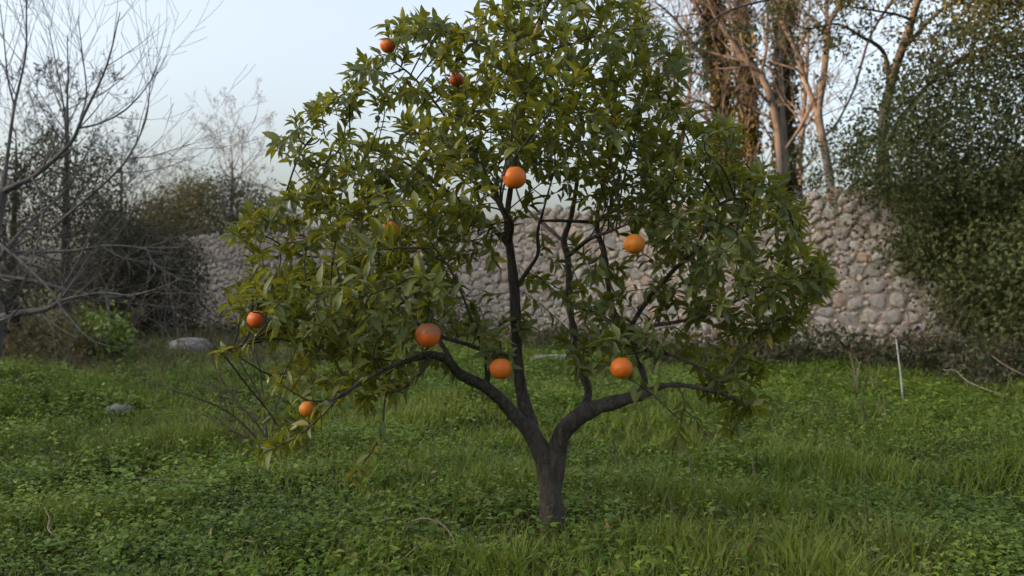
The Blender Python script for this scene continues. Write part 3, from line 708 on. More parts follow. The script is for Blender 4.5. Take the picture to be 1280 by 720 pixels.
# ------------------------------------------------------------------ generic growth of bare branches
def rot_about(v, axis, a): return v*np.cos(a)+np.cross(axis, v)*np.sin(a)+axis*(axis@v)*(1-np.cos(a))
def grow(out, rng, p, d, L, r, lvl, nch, ratio=.6, ang=(.4, .9), wander=.12, up=.05, seg=.12, tmin=.2, rmin=.0012):
    n = int(np.clip(L/seg, 3, 14)); st = L/n; pts = [[*p, r]]; ds = []; q = np.array(p, float); d = nrm(np.array(d, float))
    for k in range(n):
        d = nrm(d+rng.normal(0, wander, 3)+np.array([0, 0, up])); q = q+d*st; ds.append(d)
        pts.append([*q, max(rmin, r*(1-.8*(k+1)/n))])
    pts = np.array(pts); out.append(pts)
    if lvl <= 0: return
    for c in range(nch[lvl-1]):
        t = tmin+(1-tmin)*rng.random(); k = min(n-1, int(t*n)); ax = nrm(np.cross(ds[k], rng.normal(0, 1, 3)))
        grow(out, rng, pts[k+1, :3], rot_about(ds[k], ax, rng.uniform(*ang)), L*ratio*rng.uniform(.6, 1.15)*(1-.45*t), max(rmin, pts[k+1, 3]*.62), lvl-1, nch, ratio, ang, wander, up, seg, tmin, rmin)
def twigs_on(out, rng, path, n, L, lvl, nch, t0=.2, up=.04, wander=.13, seg=.1, rmin=.0012, ang=(.4, 1.0)):
    m_ = len(path)
    for c in range(n):
        k = int(np.clip((t0+(1-t0)*rng.random())*m_, 1, m_-2)); d = nrm(path[k+1, :3]-path[k-1, :3]); ax = nrm(np.cross(d, rng.normal(0, 1, 3)))
        grow(out, rng, path[k, :3], rot_about(d, ax, rng.uniform(*ang)), L*rng.uniform(.5, 1.2), max(rmin, path[k, 3]*.5), lvl, nch, .6, ang, wander, up, seg, .2, rmin)
# leaf clouds
def cloud(rng, centers, n_per, sig, L, ctint=None, nup=.6, wid=.3, spread=.16, out_c=None):
    m_ = len(centers); tot = m_*n_per; ce = np.repeat(np.asarray(centers, float), n_per, 0)
    sg = np.asarray(sig)*np.ones(3); p = ce+rng.normal(0, 1, (tot, 3))*sg
    d = nrm(rng.normal(0, 1, (tot, 3))+np.array([0, 0, -.25])); n = nrm(rng.normal(0, .6, (tot, 3))+np.array([0, -.35, nup]))
    n = nrm(n-d*(n*d).sum(1, keepdims=True)); b = np.cross(n, d); l = (L*rng.uniform(.6, 1.3, tot))[:, None]
    fo = .12
    V = np.stack([p, p+d*l*.45+b*l*wid+n*l*fo, p+d*l, p+d*l*.45-b*l*wid+n*l*fo], 1).reshape(-1, 3)
    i = np.arange(tot)*4; T = np.concatenate([np.stack([i, i+2, i+1], 1), np.stack([i, i+3, i+2], 1)])
    ct = (rng.random(m_) if ctint is None else ctint); t = np.clip(np.repeat(ct, n_per)*.6+rng.random(tot)*.45-.03, 0, 1)
    return V, T, np.repeat(t, 4)
def px_centers(rng, poly, n, dlo, dhi, dens=None):
    q = samp_poly(rng, poly, n if dens is None else n*3)
    if dens is not None: q = q[rng.random(len(q)) < dens(q[:, 0], q[:, 1])][:n]
    d = rng.uniform(dlo, dhi, len(q)); return np.stack([(q[:, 0]-640)/F*d, d, H-(q[:, 1]-360)/F*d], 1)

# ------------------------------------------------------------------ bare tree at the left
rng = np.random.default_rng(21)
base = P(-14, 470, 8.5); base[2] = gz(base[0], base[1])-.05
bt = thing("bare_tree", "leafless grey tree with long whippy branches beside the dark evergreens", "tree", base)
def tr(rows, jit=.0): return smooth_path(np.array([[*P(a, b_, d), r*d/F] for a, b_, d, r in rows]), 5)
mains = [
 [(-16, 500, 8.5, 11), (-10, 450, 8.5, 10), (-6, 400, 8.5, 10), (-14, 330, 8.5, 9), (-4, 270, 8.5, 8), (4, 235, 8.5, 7)],
 [(-12, 410, 8.5, 8), (0, 397, 8.45, 7.5), (27, 391, 8.3, 6.5), (58, 386, 8.1, 5), (83, 374, 8.0, 3.4), (130, 366, 7.9, 2.2), (170, 372, 7.8, 1.3)],
 [(-14, 340, 8.5, 5), (0, 345, 8.3, 4), (42, 351, 8.2, 3.2), (92, 364, 8.0, 2.6), (142, 371, 7.9, 2.2), (187, 364, 7.8, 1.6), (227, 348, 7.7, .9)],
 [(-8, 325, 8.5, 5), (12, 316, 8.4, 3.6), (83, 314, 8.4, 3), (137, 307, 8.3, 2.5), (183, 310, 8.3, 2), (237, 309, 8.2, 1)],
 [(183, 310, 8.3, 2), (192, 328, 8.25, 1.8), (217, 345, 8.2, 1.4), (243, 353, 8.2, .8)],
 [(-5, 330, 8.4, 4.5), (10, 308, 8.4, 4), (42, 274, 8.5, 3.4), (79, 241, 8.6, 2.6), (105, 200, 8.7, 1.6), (120, 160, 8.7, .9)],
 [(4, 235, 8.5, 5), (10, 190, 8.5, 3.6), (18, 133, 8.6, 2.8), (32, 67, 8.7, 1.9), (33, 0, 8.7, 1.4), (36, -60, 8.7, 1)],
 [(18, 133, 8.6, 2), (10, 100, 8.6, 1.6), (6, 60, 8.6, 1.2), (0, 5, 8.6, .8)],
 [(2, 240, 8.5, 6), (20, 231, 8.4, 5), (43, 220, 8.4, 4.6), (87, 180, 8.3, 4), (103, 147, 8.3, 3), (133, 83, 8.2, 2), (150, 15, 8.2, .9)],
 [(100, 160, 8.3, 2.2), (125, 154, 8.2, 1.9), (157, 137, 8.1, 1.6), (187, 103, 8.0, 1.1), (201, 70, 8.0, .7)],
 [(60, 290, 8.2, 3), (100, 255, 8.1, 2.8), (133, 227, 8.0, 2.4), (160, 197, 7.9, 2), (182, 150, 7.9, 1.5), (188, 100, 7.9, .8)],
 [(100, 150, 8.3, 1.9), (108, 117, 8.3, 1.5), (103, 67, 8.3, 1.1), (98, 26, 8.3, .7)],
 [(84, 183, 8.3, 2.4), (83, 150, 8.4, 2.1), (85, 97, 8.4, 1.5), (84, 43, 8.4, .8)],
 [(83, 183, 8.3, 1.8), (79, 130, 8.2, 1.5), (68, 70, 8.2, 1), (60, 30, 8.2, .7)],
 [(160, 197, 7.9, 1.3), (190, 195, 7.8, 1.0), (238, 180, 7.7, .6)],
 [(-6, 300, 8.4, 3), (30, 330, 8.2, 2.6), (60, 360, 8, 2.2), (85, 395, 7.8, 1.7), (115, 425, 7.7, 1.3), (155, 437, 7.7, .8)],
 [(40, 222, 8.4, 2.6), (52, 255, 8.2, 2.2), (48, 300, 8.1, 1.9), (30, 350, 8, 1.3), (14, 390, 8, .8)],
 [(58, 386, 8.1, 2.4), (90, 340, 8.2, 2), (120, 280, 8.3, 1.5), (150, 240, 8.3, 1.1), (170, 220, 8.3, .7)],
]
ms = [tr(m_) for m_ in mains]
for p in ms[1:]: p[:, 3] *= .66
V, Q, T = tubes([cap(ms[0])], 10, .03, rng); mk("trunk", V, Q, M['greybark'], bt)
for p in ms[1:]:
    V, Q, T = tubes([cap(p)], 7, .03, rng); mk("branch", V, Q, M['greybark'], bt)
tws = []
for p in ms[1:]: twigs_on(tws, rng, p, 6, .75, 1, [3], .12, .07, .035, .09, .0014)
for p in ms[1:6]: twigs_on(tws, rng, p, 7, .9, 2, [3, 3], .1, .02, .1, .1, .0016)
for p in ms[6:]: twigs_on(tws, rng, p, 4, .65, 1, [2], .3, .11, .03, .08, .0013, (.3, .7))
V, Q, T = tubes(tws, 4); tag(mk("twigs", V, Q, M['greybark'], bt), kind='stuff')

# ------------------------------------------------------------------ evergreens and far trees at the left
def shrub(name, label, cat, poly, dlo, dhi, n, n_per, sig, L, mat, stem_mat, base_px, nst=9, seed=0, dens=None, group=None, up=.6, wid=.3, foot=None):
    rng = np.random.default_rng(seed); c = px_centers(rng, poly, n, dlo, dhi, dens)
    dm = .5*(dlo+dhi); b = P(base_px, 400, dm if foot is None else foot); b[2] = gz(b[0], b[1])-.03
    t = thing(name, label, cat, b, group)
    st = []; idx = rng.choice(len(c), min(len(c), nst), replace=False)
    for i_ in idx:
        e = c[i_]; st.append(smooth_path(np.array([[b[0]+rng.normal(0, .12), b[1]+rng.normal(0, .12), b[2], .035], [.6*b[0]+.4*e[0], .6*b[1]+.4*e[1], .45*e[2], .024], [*e, .006]]), 5))
    for p in list(st): twigs_on(st, rng, p, 5, .8, 1, [3], .4, .03, .15, .12, .004)
    V, Q, T = tubes(st, 5, .05, rng); mk("stems", V, Q, stem_mat, t)
    V, T, ti = cloud(rng, c, n_per, sig, L, None, up, wid); tag(mk("crown", V, T, mat, t, {'tint': ti}, smooth=False), kind='stuff')
    return t
shrub("evergreen_shrub", "tall dark evergreen thicket behind the whippy bare tree", "shrub", [(-420,120),(-300,90),(-200,130),(-60,180),(-10,200),(30,190),(60,165),(80,150),(100,175),(125,185),(140,215),(150,260),(140,330),(150,420),(-420,440)], 13, 15, 1150, 60, .16, .05, M['shrub'], M['darkbark'], 60, 12, 51)  # left part beyond the frame added to block sky glow on the far wall
shrub("evergreen_shrub", "lower dark green bush beside the far end of the stone wall", "shrub", [(118,265),(150,262),(190,290),(225,292),(246,320),(250,360),(243,405),(120,425),(110,330)], 15, 17, 400, 55, .17, .055, M['shrub'], M['darkbark'], 180, 8, 52)
shrub("olive_bush", "olive-yellow bush rising above the end of the stone wall", "bush", [(165,300),(175,262),(195,245),(215,252),(235,228),(255,232),(262,300),(262,330),(170,330)], 25, 28, 320, 45, .22, .085, M['olive'], M['darkbark'], 215, 8, 53)
shrub("cypress_bush", "dark narrow evergreen beyond the stone wall under a bare grey crown", "tree", [(255,310),(258,240),(270,222),(285,235),(300,212),(318,240),(345,250),(400,300),(400,330)], 27, 31, 260, 45, .24, .085, M['shrub'], M['darkbark'], 285, 8, 54)
shrub("leafy_sapling", "small light green leafy sapling among dry grass below the bare branches", "bush", [(100,395),(125,388),(150,400),(158,425),(140,440),(105,435)], 10.5, 11.2, 40, 24, .09, .075, M['weed'], M['stick'], 130, 5, 55)
def far_bare(label, px, py_top, d, spread, seed, n1=14, mat='darkbark', r0=.07, group=None, lean=0.0, nm_="bare_tree", ivy=None):
    rng = np.random.default_rng(seed); b = P(px, 400, d); b[2] = gz(b[0], b[1])-.05; top = P(px+lean, py_top, d)
    t = thing(nm_, label, "tree", b, group); hgt = top[2]-b[2]
    trunk = smooth_path(np.array([[*b, r0], [b[0]*.6+top[0]*.4+rng.normal(0, .05), d, b[2]+hgt*.4, r0*.75], [*(top*.8+b*.2), r0*.4], [*top, .006]]), 8)
    V, Q, T = tubes([cap(trunk)], 8, .04, rng); mk("trunk", V, Q, M[mat], t); out = []
    twigs_on(out, rng, trunk, n1, spread, 3, [4, 5, 4], .3, .07, .12, .15, .004, (.5, 1.1))
    V, Q, T = tubes(out, 3); tag(mk("branches", V, Q, M[mat], t), kind='stuff'); return t
far_bare("thin dark bare tree between the evergreen thicket and the olive bush", 152, 190, 21, 1.1, 61, 22, 'darkbark', .06)
far_bare("spreading greyish bare tree beyond the far end of the stone wall", 290, 185, 30, 1.9, 62, 20, 'greybark', .11)
far_bare("bare brown tree behind the olive bush beyond the wall", 225, 235, 34, 1.6, 63, 16, 'darkbark', .09)
far_bare("slender dark bare tree rising out of the evergreen thicket", 84, 100, 13.5, .8, 64, 12, 'darkbark', .07)
far_bare("twiggy grey bare tree standing behind the evergreen thicket", 20, 165, 17, 1.2, 65, 20, 'darkbark', .08)

# ------------------------------------------------------------------ tall trees behind the wall
def tall_tree(label, rows, seed, subs=(), ivy=None, ivy_w=.16, ntw=10, tl=1.5, group="tall bare trees behind the wall", vines=0):
    rng = np.random.default_rng(seed); rows = list(rows); a, b_, d, r = rows[0]
    base = P(a, b_, d); base[2] = gz(base[0], base[1])-.1
    t = thing("bare_tree", label, "tree", base, group)
    tr_ = smooth_path(np.vstack([[*base, r*d/F], *[[*P(a, b_, d), r*.78*d/F] for a, b_, d, r in rows[1:]]]), 6)
    V, Q, T = tubes([cap(tr_)], 10, .03, rng); mk("trunk", V, Q, M['trunkbark'], t); tw_ = []
    sp = [tr(s) for s in subs]
    for p in sp: p[:, 3] *= .82
    for p in sp: V, Q, T = tubes([cap(p)], 8, .03, rng); mk("limb", V, Q, M['trunkbark'], t)
    for p in [tr_]+sp: twigs_on(tw_, rng, p, ntw, tl, 3, [3, 4, 4], .3, .06, .14, .2, .003, (.4, 1.0))
    V, Q, T = tubes(tw_, 3); tag(mk("twigs", V, Q, M['trunkbark'], t), kind='stuff')
    if ivy:
        sel = tr_[rng.integers(int(len(tr_)*.2), len(tr_), ivy)]; a_ = rng.uniform(0, 6.28, ivy); rr = ivy_w*np.sqrt(rng.random(ivy))*rng.uniform(.7, 1.3, ivy)
        c = sel[:, :3]+np.stack([np.cos(a_)*rr, np.sin(a_)*rr, rng.normal(0, .12, ivy)], 1)
        V, T, ti = cloud(rng, c, 22, .07, .085, None, .35, .36); tag(mk("ivy", V, T, M['trunkivy'], t, {'tint': ti}, smooth=False), kind='stuff')
        vs = []
        for k in range(vines):
            q = tr_[rng.integers(int(len(tr_)*.35), len(tr_)), :3]+rng.normal(0, .13, 3); grow(vs, rng, q, (rng.normal(0, .35), rng.normal(0, .35), -1), rng.uniform(.5, 1.7), .011, 1, [3], .5, (.2, .7), .16, -.05, .12, .1, .004)
        V, Q, T = tubes(vs, 4); tag(mk("vines", V, Q, M['trunkbark'], t), kind='stuff')
    return t
tall_tree("ivy-clad trunk with hanging dead vines, warm sun on its upper part", [(915, 420, 16, 9), (912, 300, 16, 8), (908, 200, 16, 8), (900, 110, 16, 7.5), (893, 40, 16, 7), (890, -40, 16, 6), (885, -160, 16, 4)], 71,
  [[(895, 90, 16, 3.4), (870, 60, 15.8, 2.8), (840, 20, 15.6, 2), (815, 0, 15.5, 1.2)], [(900, 110, 16, 3), (872, 92, 16, 2.4), (845, 95, 16.1, 1.6), (815, 105, 16.2, .9)], [(893, 40, 16, 3), (872, 10, 15.8, 2.4), (860, -40, 15.6, 1.5)], [(905, 150, 16, 2.6), (880, 128, 15.8, 2), (850, 130, 15.7, 1.3)]], 520, .12, 16, 1.3, vines=55)
tall_tree("grey leaning trunk with pale upswept boughs beside the ivy-clad trunk", [(978, 420, 15.5, 8), (978, 300, 15.5, 7), (975, 200, 15.5, 6.5), (968, 140, 15.5, 6), (953, 97, 15.5, 5.6), (930, 73, 15.5, 5), (907, 40, 15.5, 4), (885, 0, 15.5, 3), (865, -60, 15.5, 2)], 72,
  [[(950, 95, 15.5, 3), (958, 60, 15.4, 2.6), (960, 0, 15.3, 2.2), (962, -70, 15.2, 1.4)], [(932, 74, 15.5, 2.6), (926, 40, 15.4, 2), (926, 0, 15.3, 1.6)], [(918, 55, 15.5, 2.2), (914, 20, 15.4, 2), (908, -30, 15.3, 1.4)]], None, .1, 12, 1.2)
tall_tree("second ivy-clad trunk, darker and set back between the leaning bough and the forked trunk", [(940, 420, 17.5, 9), (940, 300, 17.5, 9), (938, 200, 17.5, 8), (934, 120, 17.5, 7), (930, 60, 17.5, 5), (925, -30, 17.5, 3)], 73, [], 320, .11, 8, 1.0, vines=35)
tall_tree("tall straight ivy-wrapped trunk with a pale stem running up its side", [(985, 420, 16.6, 10), (984, 300, 16.6, 9), (980, 200, 16.6, 8.5), (980, 100, 16.6, 8), (982, 0, 16.6, 7.5), (984, -140, 16.6, 6)], 74,
  [[(985, 225, 16.2, 4.4), (979, 150, 16.2, 4), (976, 80, 16.2, 3.4), (984, 0, 16.2, 3), (990, -60, 16.2, 2)]], 420, .12, 9, 1.1, vines=40)
tall_tree("bare forked trunk with smooth pale bark rising clear above the wall", [(1044, 420, 14.8, 9), (1042, 300, 14.8, 8), (1037, 223, 14.8, 7.5), (1028, 173, 14.8, 6.6), (1023, 140, 14.8, 6.6), (1029, 100, 14.8, 5.6), (1034, 50, 14.8, 5.2), (1036, 30, 14.8, 5), (1047, 10, 14.8, 4), (1060, -30, 14.8, 3.2), (1080, -110, 14.8, 2)], 75,
  [[(1023, 142, 14.8, 5), (1013, 118, 14.8, 4.4), (1003, 90, 14.8, 4), (990, 52, 14.8, 3.6), (972, 15, 14.8, 3), (955, -30, 14.8, 2)], [(1034, 34, 14.8, 3.4), (1033, 0, 14.8, 3), (1032, -60, 14.8, 2)], [(983, 185, 15.0, 2.6), (1000, 160, 14.9, 2.6), (1012, 135, 14.85, 2.4)]], None, .1, 10, 1.3)
tall_tree("thin twiggy tree behind the ivy-wrapped trunks, reddish fine shoots", [(1005, 420, 19, 5), (1003, 300, 19, 4.5), (1000, 200, 19, 4), (1008, 100, 19, 3), (1012, 0, 19, 1.5)], 76, [], None, .1, 26, 1.1)
tall_tree("small twiggy tree half hidden behind the orange tree crown", [(840, 420, 18.5, 5), (842, 300, 18.5, 4.5), (848, 200, 18.5, 4), (862, 110, 18.5, 3), (858, 20, 18.5, 1.5)], 77, [], None, .1, 24, 1.2)

# ------------------------------------------------------------------ evergreen oak and ivy at the right
rng = np.random.default_rng(81)
ob = P(1135, 440, 11.0); ob[:2] = (WA+wnrm*(-1.1)); ob[0] += .35; ob[2] = -.05
oak = thing("evergreen_oak", "dark small-leaved evergreen tree arching over the ivy end of the wall", "tree", ob)
ot = smooth_path(np.vstack([[*ob, .11], [*P(1118, 320, 11.6), .1], *[[*P(a, b_, d), r*d/F] for a, b_, d, r in [(1104, 180, 11.4, 7), (1112, 110, 11.3, 6), (1135, 40, 11, 5), (1160, -40, 10.6, 3)]]]), 6)
V, Q, T = tubes([cap(ot)], 9, .04, rng); mk("trunk", V, Q, M['trunkbark'], oak)
obr = [tr(q) for q in (
 [(1112, 110, 11.3, 4), (1108, 75, 11.2, 3), (1098, 58, 11.1, 2.5), (1077, 46, 11, 2), (1047, 30, 10.8, 1.5), (1010, 36, 10.6, 1.1), (985, 25, 10.5, .8)],
 [(1040, 165, 11.2, 1), (1067, 113, 11.2, 1.4), (1087, 47, 11.2, 1.6), (1115, 0, 11.2, 1.8), (1135, -40, 11.1, 2.2)],
 [(1160, -40, 10.6, 2.8), (1080, -30, 10.2, 2.4), (1000, -8, 9.9, 2), (950, 2, 9.8, 1.6), (910, 14, 9.7, 1.4), (885, 30, 9.7, 1.2), (864, 46, 9.7, .8)],
 [(1104, 190, 11.4, 4), (1140, 130, 11, 3), (1190, 80, 10.5, 2.4), (1250, 50, 10, 1.6)],
 [(1106, 160, 11.4, 3), (1075, 190, 11.2, 2), (1050, 205, 11, 1)],
 [(1130, 60, 11.1, 3), (1180, 10, 10.6, 2.4), (1250, -20, 10, 1.6)],
 [(1140, 25, 10.9, 2), (1120, 18, 10.7, 1.6), (1085, 12, 10.5, 1.2), (1060, 8, 10.4, .8)])]
for p in obr: V, Q, T = tubes([cap(p)], 6, .03, rng); mk("branch", V, Q, M['darkbark'], oak)
ow = []
for p in obr: twigs_on(ow, rng, p, 14, .55, 2, [3, 3], .15, .0, .14, .08, .0022)
V, Q, T = tubes(ow, 4); tag(mk("twigs", V, Q, M['darkbark'], oak), kind='stuff')
tips = np.array([p[-1, :3] for p in ow]); tips = tips[rng.random(len(tips)) < .5]
OP = [(1165,-60),(1172,30),(1160,62),(1128,82),(1090,118),(1066,150),(1058,190),(1064,225),(1120,250),(1420,300),(1420,-60)]
def od(x, y): return np.clip(.25+.5*(x-1090)/120+.3*(y-60)/140, .12, 1)
oc = px_centers(rng, OP, 330, 9.3, 11.6, od); oc = np.repeat(oc, 8, 0)+rng.normal(0, 1, (len(oc)*8, 3))*np.array([.17, .2, .13])
V1, T1, t1 = cloud(rng, oc, 24, .085, .048, None, .5, .3); V2, T2, t2 = cloud(rng, tips, 8, .05, .048, None, .5, .3)
tag(mk("crown", np.vstack([V1, V2]), np.vstack([T1, T2+len(V1)]), M['oakleaf'], oak, {'tint': np.concatenate([t1, t2])}, smooth=False), kind='stuff')

# ivy: a thick bulging mantle over the right end of the wall
rng = np.random.default_rng(83)
IP = [(1085,225),(1115,245),(1110,290),(1125,330),(1150,345),(1165,385),(1200,410),(1212,440),(1225,480),(1420,500),(1420,205),(1200,205)]
q = samp_poly(rng, IP, 900); ed = edgedist(q[:, 0], q[:, 1], IP)
def wall_depth(px):                       # distance at which the sight line meets the wall face
    k = (px-640)/F; t = (WA[0]-k*WA[1])/(k*wd[1]-wd[0]); return WA[1]+wd[1]*t
q = q[(rng.random(900) < .25+ed/45)]; ed = edgedist(q[:, 0], q[:, 1], IP)
bul = np.minimum(1.5, ed/110*1.3+.06)*rng.uniform(.45, 1.05, len(q))
dw = np.minimum(wall_depth(q[:, 0]), 11.4)-bul
ic = np.stack([(q[:, 0]-640)/F*dw, dw, np.maximum(.02, H-(q[:, 1]-360)/F*dw)], 1)
ivb = P(1240, 470, 9.3); ivb[2] = gz(ivb[0], ivb[1])
ivy = thing("ivy_mantle", "thick mantle of small-leaved ivy hanging over the end of the stone wall", "ivy", ivb)
V, T, ti = cloud(rng, ic, 62, .12, .052, None, .25, .34); tag(mk("foliage", V, T, M['ivy'], ivy, {'tint': ti}, smooth=False), kind='stuff')
st = []
for k in range(16):
    e = ic[rng.integers(len(ic))]; b0 = np.array([ivb[0]+rng.uniform(-.8, .8), ivb[1]+rng.uniform(.3, .9), 0]); st.append(smooth_path(np.array([[*b0, .005], [*(b0*.5+e*.5+np.array([0, .4, 0])), .004], [*(e+np.array([0, .12, 0])), .003]]), 5))
V, Q, T = tubes(st, 5); mk("stems", V, Q, M['stick'], ivy)
for k in range(2):    # scattered creepers on the open stones
    pass
V, T, ti = cloud(rng, np.array([wp(rng.uniform(-.6, 1.6), rng.uniform(.9, 2.0), .08) for k in range(60)]), 9, (.1, .03, .08), .055, None, .25, .34)
tag(mk("creeper_sprays", V, T, M['ivy'], ivy, {'tint': ti}, smooth=False), kind='stuff')

# ------------------------------------------------------------------ low growth along the wall foot
def thicket(label, px0, px1, d, hgt, seed, n=46, mat='bramble', stems=26, dd=.35, L=.055):
    rng = np.random.default_rng(seed); xm = P(.5*(px0+px1), 400, d); b = np.array([xm[0], d, gz(xm[0], d)])
    t = thing("bramble", label, "bush", b, "low thicket along the wall foot"); hw = (px1-px0)/2/F*d
    u = rng.uniform(-1, 1, n); c = np.stack([b[0]+u*hw, d+rng.normal(0, dd*.5, n), .03+hgt*rng.random(n)**1.2*(1-.5*np.abs(u))], 1)
    V, T, ti = cloud(rng, c, 26, (.1, .1, .07), L, None, .5, .3); tag(mk("foliage", V, T, M[mat], t, {'tint': ti}, smooth=False), kind='stuff'); st = []
    for k in range(stems):
        p = np.array([b[0]+rng.uniform(-1, 1)*hw, d+rng.normal(0, dd*.5), -.02]); grow(st, rng, p, (rng.normal(0, .5), rng.normal(0, .3), 1), hgt*rng.uniform(.7, 1.6), .006, 1, [4], .6, (.4, 1.1), .2, -.03, .08, .2, .002)
    V, Q, T = tubes(st, 4); tag(mk("stems", V, Q, M['stick'], t), kind='stuff')
def wfoot(px, o=.45): return wall_depth(px)-o
thicket("dark brown bramble thicket at the wall foot beside the white stake", 1080, 1215, 10.1, .42, 91, 70)
thicket("tangled greyish bramble at the wall foot below the largest pale stones", 960, 1090, 10.9, .4, 92, 60)
thicket("low dark growth at the wall foot behind the orange tree's curving limb", 820, 965, 11.7, .36, 93, 50)
thicket("low dark growth at the wall foot seen through the forked stems", 640, 820, 13.2, .38, 94, 56)
thicket("dark weedy growth at the foot of the ivy mantle", 1200, 1330, 8.9, .38, 95, 60)
thicket("dusky growth at the wall foot behind the arching limb", 430, 640, 15.2, .5, 96, 60)
thicket("brownish brush between the pale boulder and the far wall", 180, 330, 15.5, .55, 97, 60)
thicket("brown withered brush under the whippy bare tree", -40, 130, 10.6, .5, 98, 80, 'drygrass', 60, .9, .07)

# bare shrub beside the orange tree: thin brown stems from one stool
rng = np.random.default_rng(101)
bs = P(338, 562, 5.0); bs[2] = gz(bs[0], bs[1]); sh = thing("bare_shrub", "bare brown shrub of thin arching stems in the grass beside the drooping orange sprays", "shrub", bs)
bsp = P(318, 560, 5.2); st = [tr(q) for q in ([(335, 572, 5.1, 1.6), (318, 545, 5.1, 1.5), (285, 515, 5.05, 1.3), (240, 495, 5.0, 1.1), (204, 485, 5.0, .7)],
  [(336, 560, 5.1, 1.5), (325, 535, 5.1, 1.4), (295, 500, 5.1, 1.2), (272, 465, 5.1, 1), (262, 432, 5.1, .6)], [(334, 560, 5.1, 1.5), (330, 520, 5.2, 1.3), (322, 490, 5.2, 1.1), (295, 445, 5.2, .6)],
  [(336, 560, 5.1, 1.4), (328, 500, 5.3, 1.2), (325, 460, 5.3, 1), (314, 425, 5.3, .6)], [(330, 565, 5.2, 1.3), (305, 545, 5.3, 1.1), (283, 537, 5.3, .7)], [(338, 560, 5.1, 1.4), (345, 510, 5.2, 1.2), (360, 470, 5.2, .9), (366, 430, 5.2, .5)])]
for p in list(st):
    V, Q, T = tubes([cap(p)], 6); mk("stem", V, Q, M['stick'], sh)
tws = []
for p in st: twigs_on(tws, rng, p, 9, .28, 2, [3, 3], .2, .03, .12, .06, .0012)
V, Q, T = tubes(tws, 4); tag(mk("twigs", V, Q, M['stick'], sh), kind='stuff')

# pale stones
def rock(label, px, py, d, sx, sy, sz, seed, mat='rock', name="boulder", cat="boulder"):
    rng = np.random.default_rng(seed); c = P(px, py, d); c[2] = gz(c[0], c[1]); nu, nv = 22, 12; V = []
    o = thing_mesh = None
    for a in range(nv+1):
        th = np.pi*a/nv
        for b_ in range(nu):
            ph = 2*np.pi*b_/nu; x, y, z = np.sin(th)*np.cos(ph), np.sin(th)*np.sin(ph), np.cos(th)
            e = .72; q = np.array([np.sign(x)*abs(x)**e*sx, np.sign(y)*abs(y)**e*sy, np.sign(z)*abs(z)**e*sz])
            k = 1+.6*(float(fbm(x*1.9+seed+z, y*1.9+z*1.7, seed))-.5)
            V.append(q*k)
    Q = [[a*nu+b_, (a+1)*nu+b_, (a+1)*nu+(b_+1) % nu, a*nu+(b_+1) % nu] for a in range(nv) for b_ in range(nu)]
    o = mk(name, np.array(V), np.array(Q), M[mat]); o.location = c+np.array([0, 0, sz*.45]); return tag(o, label, cat)
rock("broad flat-topped pale boulder in the dry grass before the far wall", 238, 440, 12.6, .27, .2, .12, 3)
rock("small flat grey stone half sunk in the green mound", 148, 522, 6.4, .085, .07, .045, 4)
rock("long low pale slab lying in the grass behind the central stem", 692, 456, 10.6, .27, .16, .05, 6)
# white stake
sb = P(1129, 501, 7.45); sb[2] = gz(sb[0], sb[1]); tp = P(1120, 424, 7.6)
V, Q, T = tubes([np.array([[*(sb-np.array([0, 0, .06])), .006], [*sb, .006], [*(sb*.5+tp*.5+np.array([.004, 0, 0])), .0056], [*tp, .005], [*(tp+np.array([0, 0, .002])), .0001]])], 10)
so_ = mk("stake", V-sb, Q, M['stake']); so_.location = sb; tag(so_, "thin whitish leaning stake stuck in the grass before the wall", "stake")

# loose sticks and dry stalks
def stick(name, label, cat, rows, mat, ground=True, n_tw=0, seed=0, group=None):
    rng = np.random.default_rng(seed); p = smooth_path(np.array([[*P(a, b_, d), r*d/F] for a, b_, d, r in rows]), 5)
    if ground: p[:, 2] = np.maximum(p[:, 2], gz(p[:, 0], p[:, 1])+.004)
    ps = [cap(p)]
    if n_tw: twigs_on(ps, rng, p, n_tw, .12, 1, [2], .4, .05, .1, .04, .0009)
    V, Q, T = tubes(ps, 6); c = p[0, :3].copy(); o = mk(name, V-c, Q, M[mat]); o.location = c; return tag(o, label, cat, group)
stick("fallen_twig", "dark slender twig lying across the low weeds below the bare shrub", "twig", [(168, 598, 4.3, 1.4), (200, 600, 4.25, 1.5), (235, 602, 4.2, 1.6), (280, 607, 4.1, 1.8)], 'stick')
stick("fallen_branch", "pale dead branch sagging from the ivy mantle to the grass", "branch", [(1180, 463, 8.3, .5), (1194, 463, 8.2, .8), (1206, 474, 8.1, .9), (1218, 481, 8.0, .9), (1245, 491, 7.8, .8), (1290, 504, 7.6, .9)], 'straw', False)
stick("fallen_branch", "brownish dead branch jutting from the dark foot of the ivy mantle", "branch", [(1240, 445, 8.4, .6), (1262, 460, 8.3, .9), (1300, 478, 8.2, 1.1)], 'straw', False)
stick("bleached_twig", "bleached crooked twig standing out of the weeds at the meadow edge", "twig", [(84, 682, 3.3, 1.1), (68, 670, 3.3, 1.3), (60, 660, 3.32, 1.4), (62, 648, 3.34, 1), (55, 634, 3.36, .7)], 'straw', False)
stick("dead_branch", "grey dead branch end poking from the brush below the whippy tree", "branch", [(-15, 462, 7.5, 2), (5, 480, 7.4, 2), (22, 497, 7.3, 1.4)], 'straw', False)
stk = [(1083, 562, 1078, 500, 6.2), (1106, 560, 1104, 490, 6.3), (1075, 520, 1062, 440, 8.2), (1070, 515, 1088, 445, 8.1), (1060, 512, 1075, 452, 8.4), (1098, 512, 1088, 470, 8.2), (1083, 690, 1082, 618, 3.5), (867, 600, 854, 560, 4.0), (945, 612, 938, 570, 4.4)]
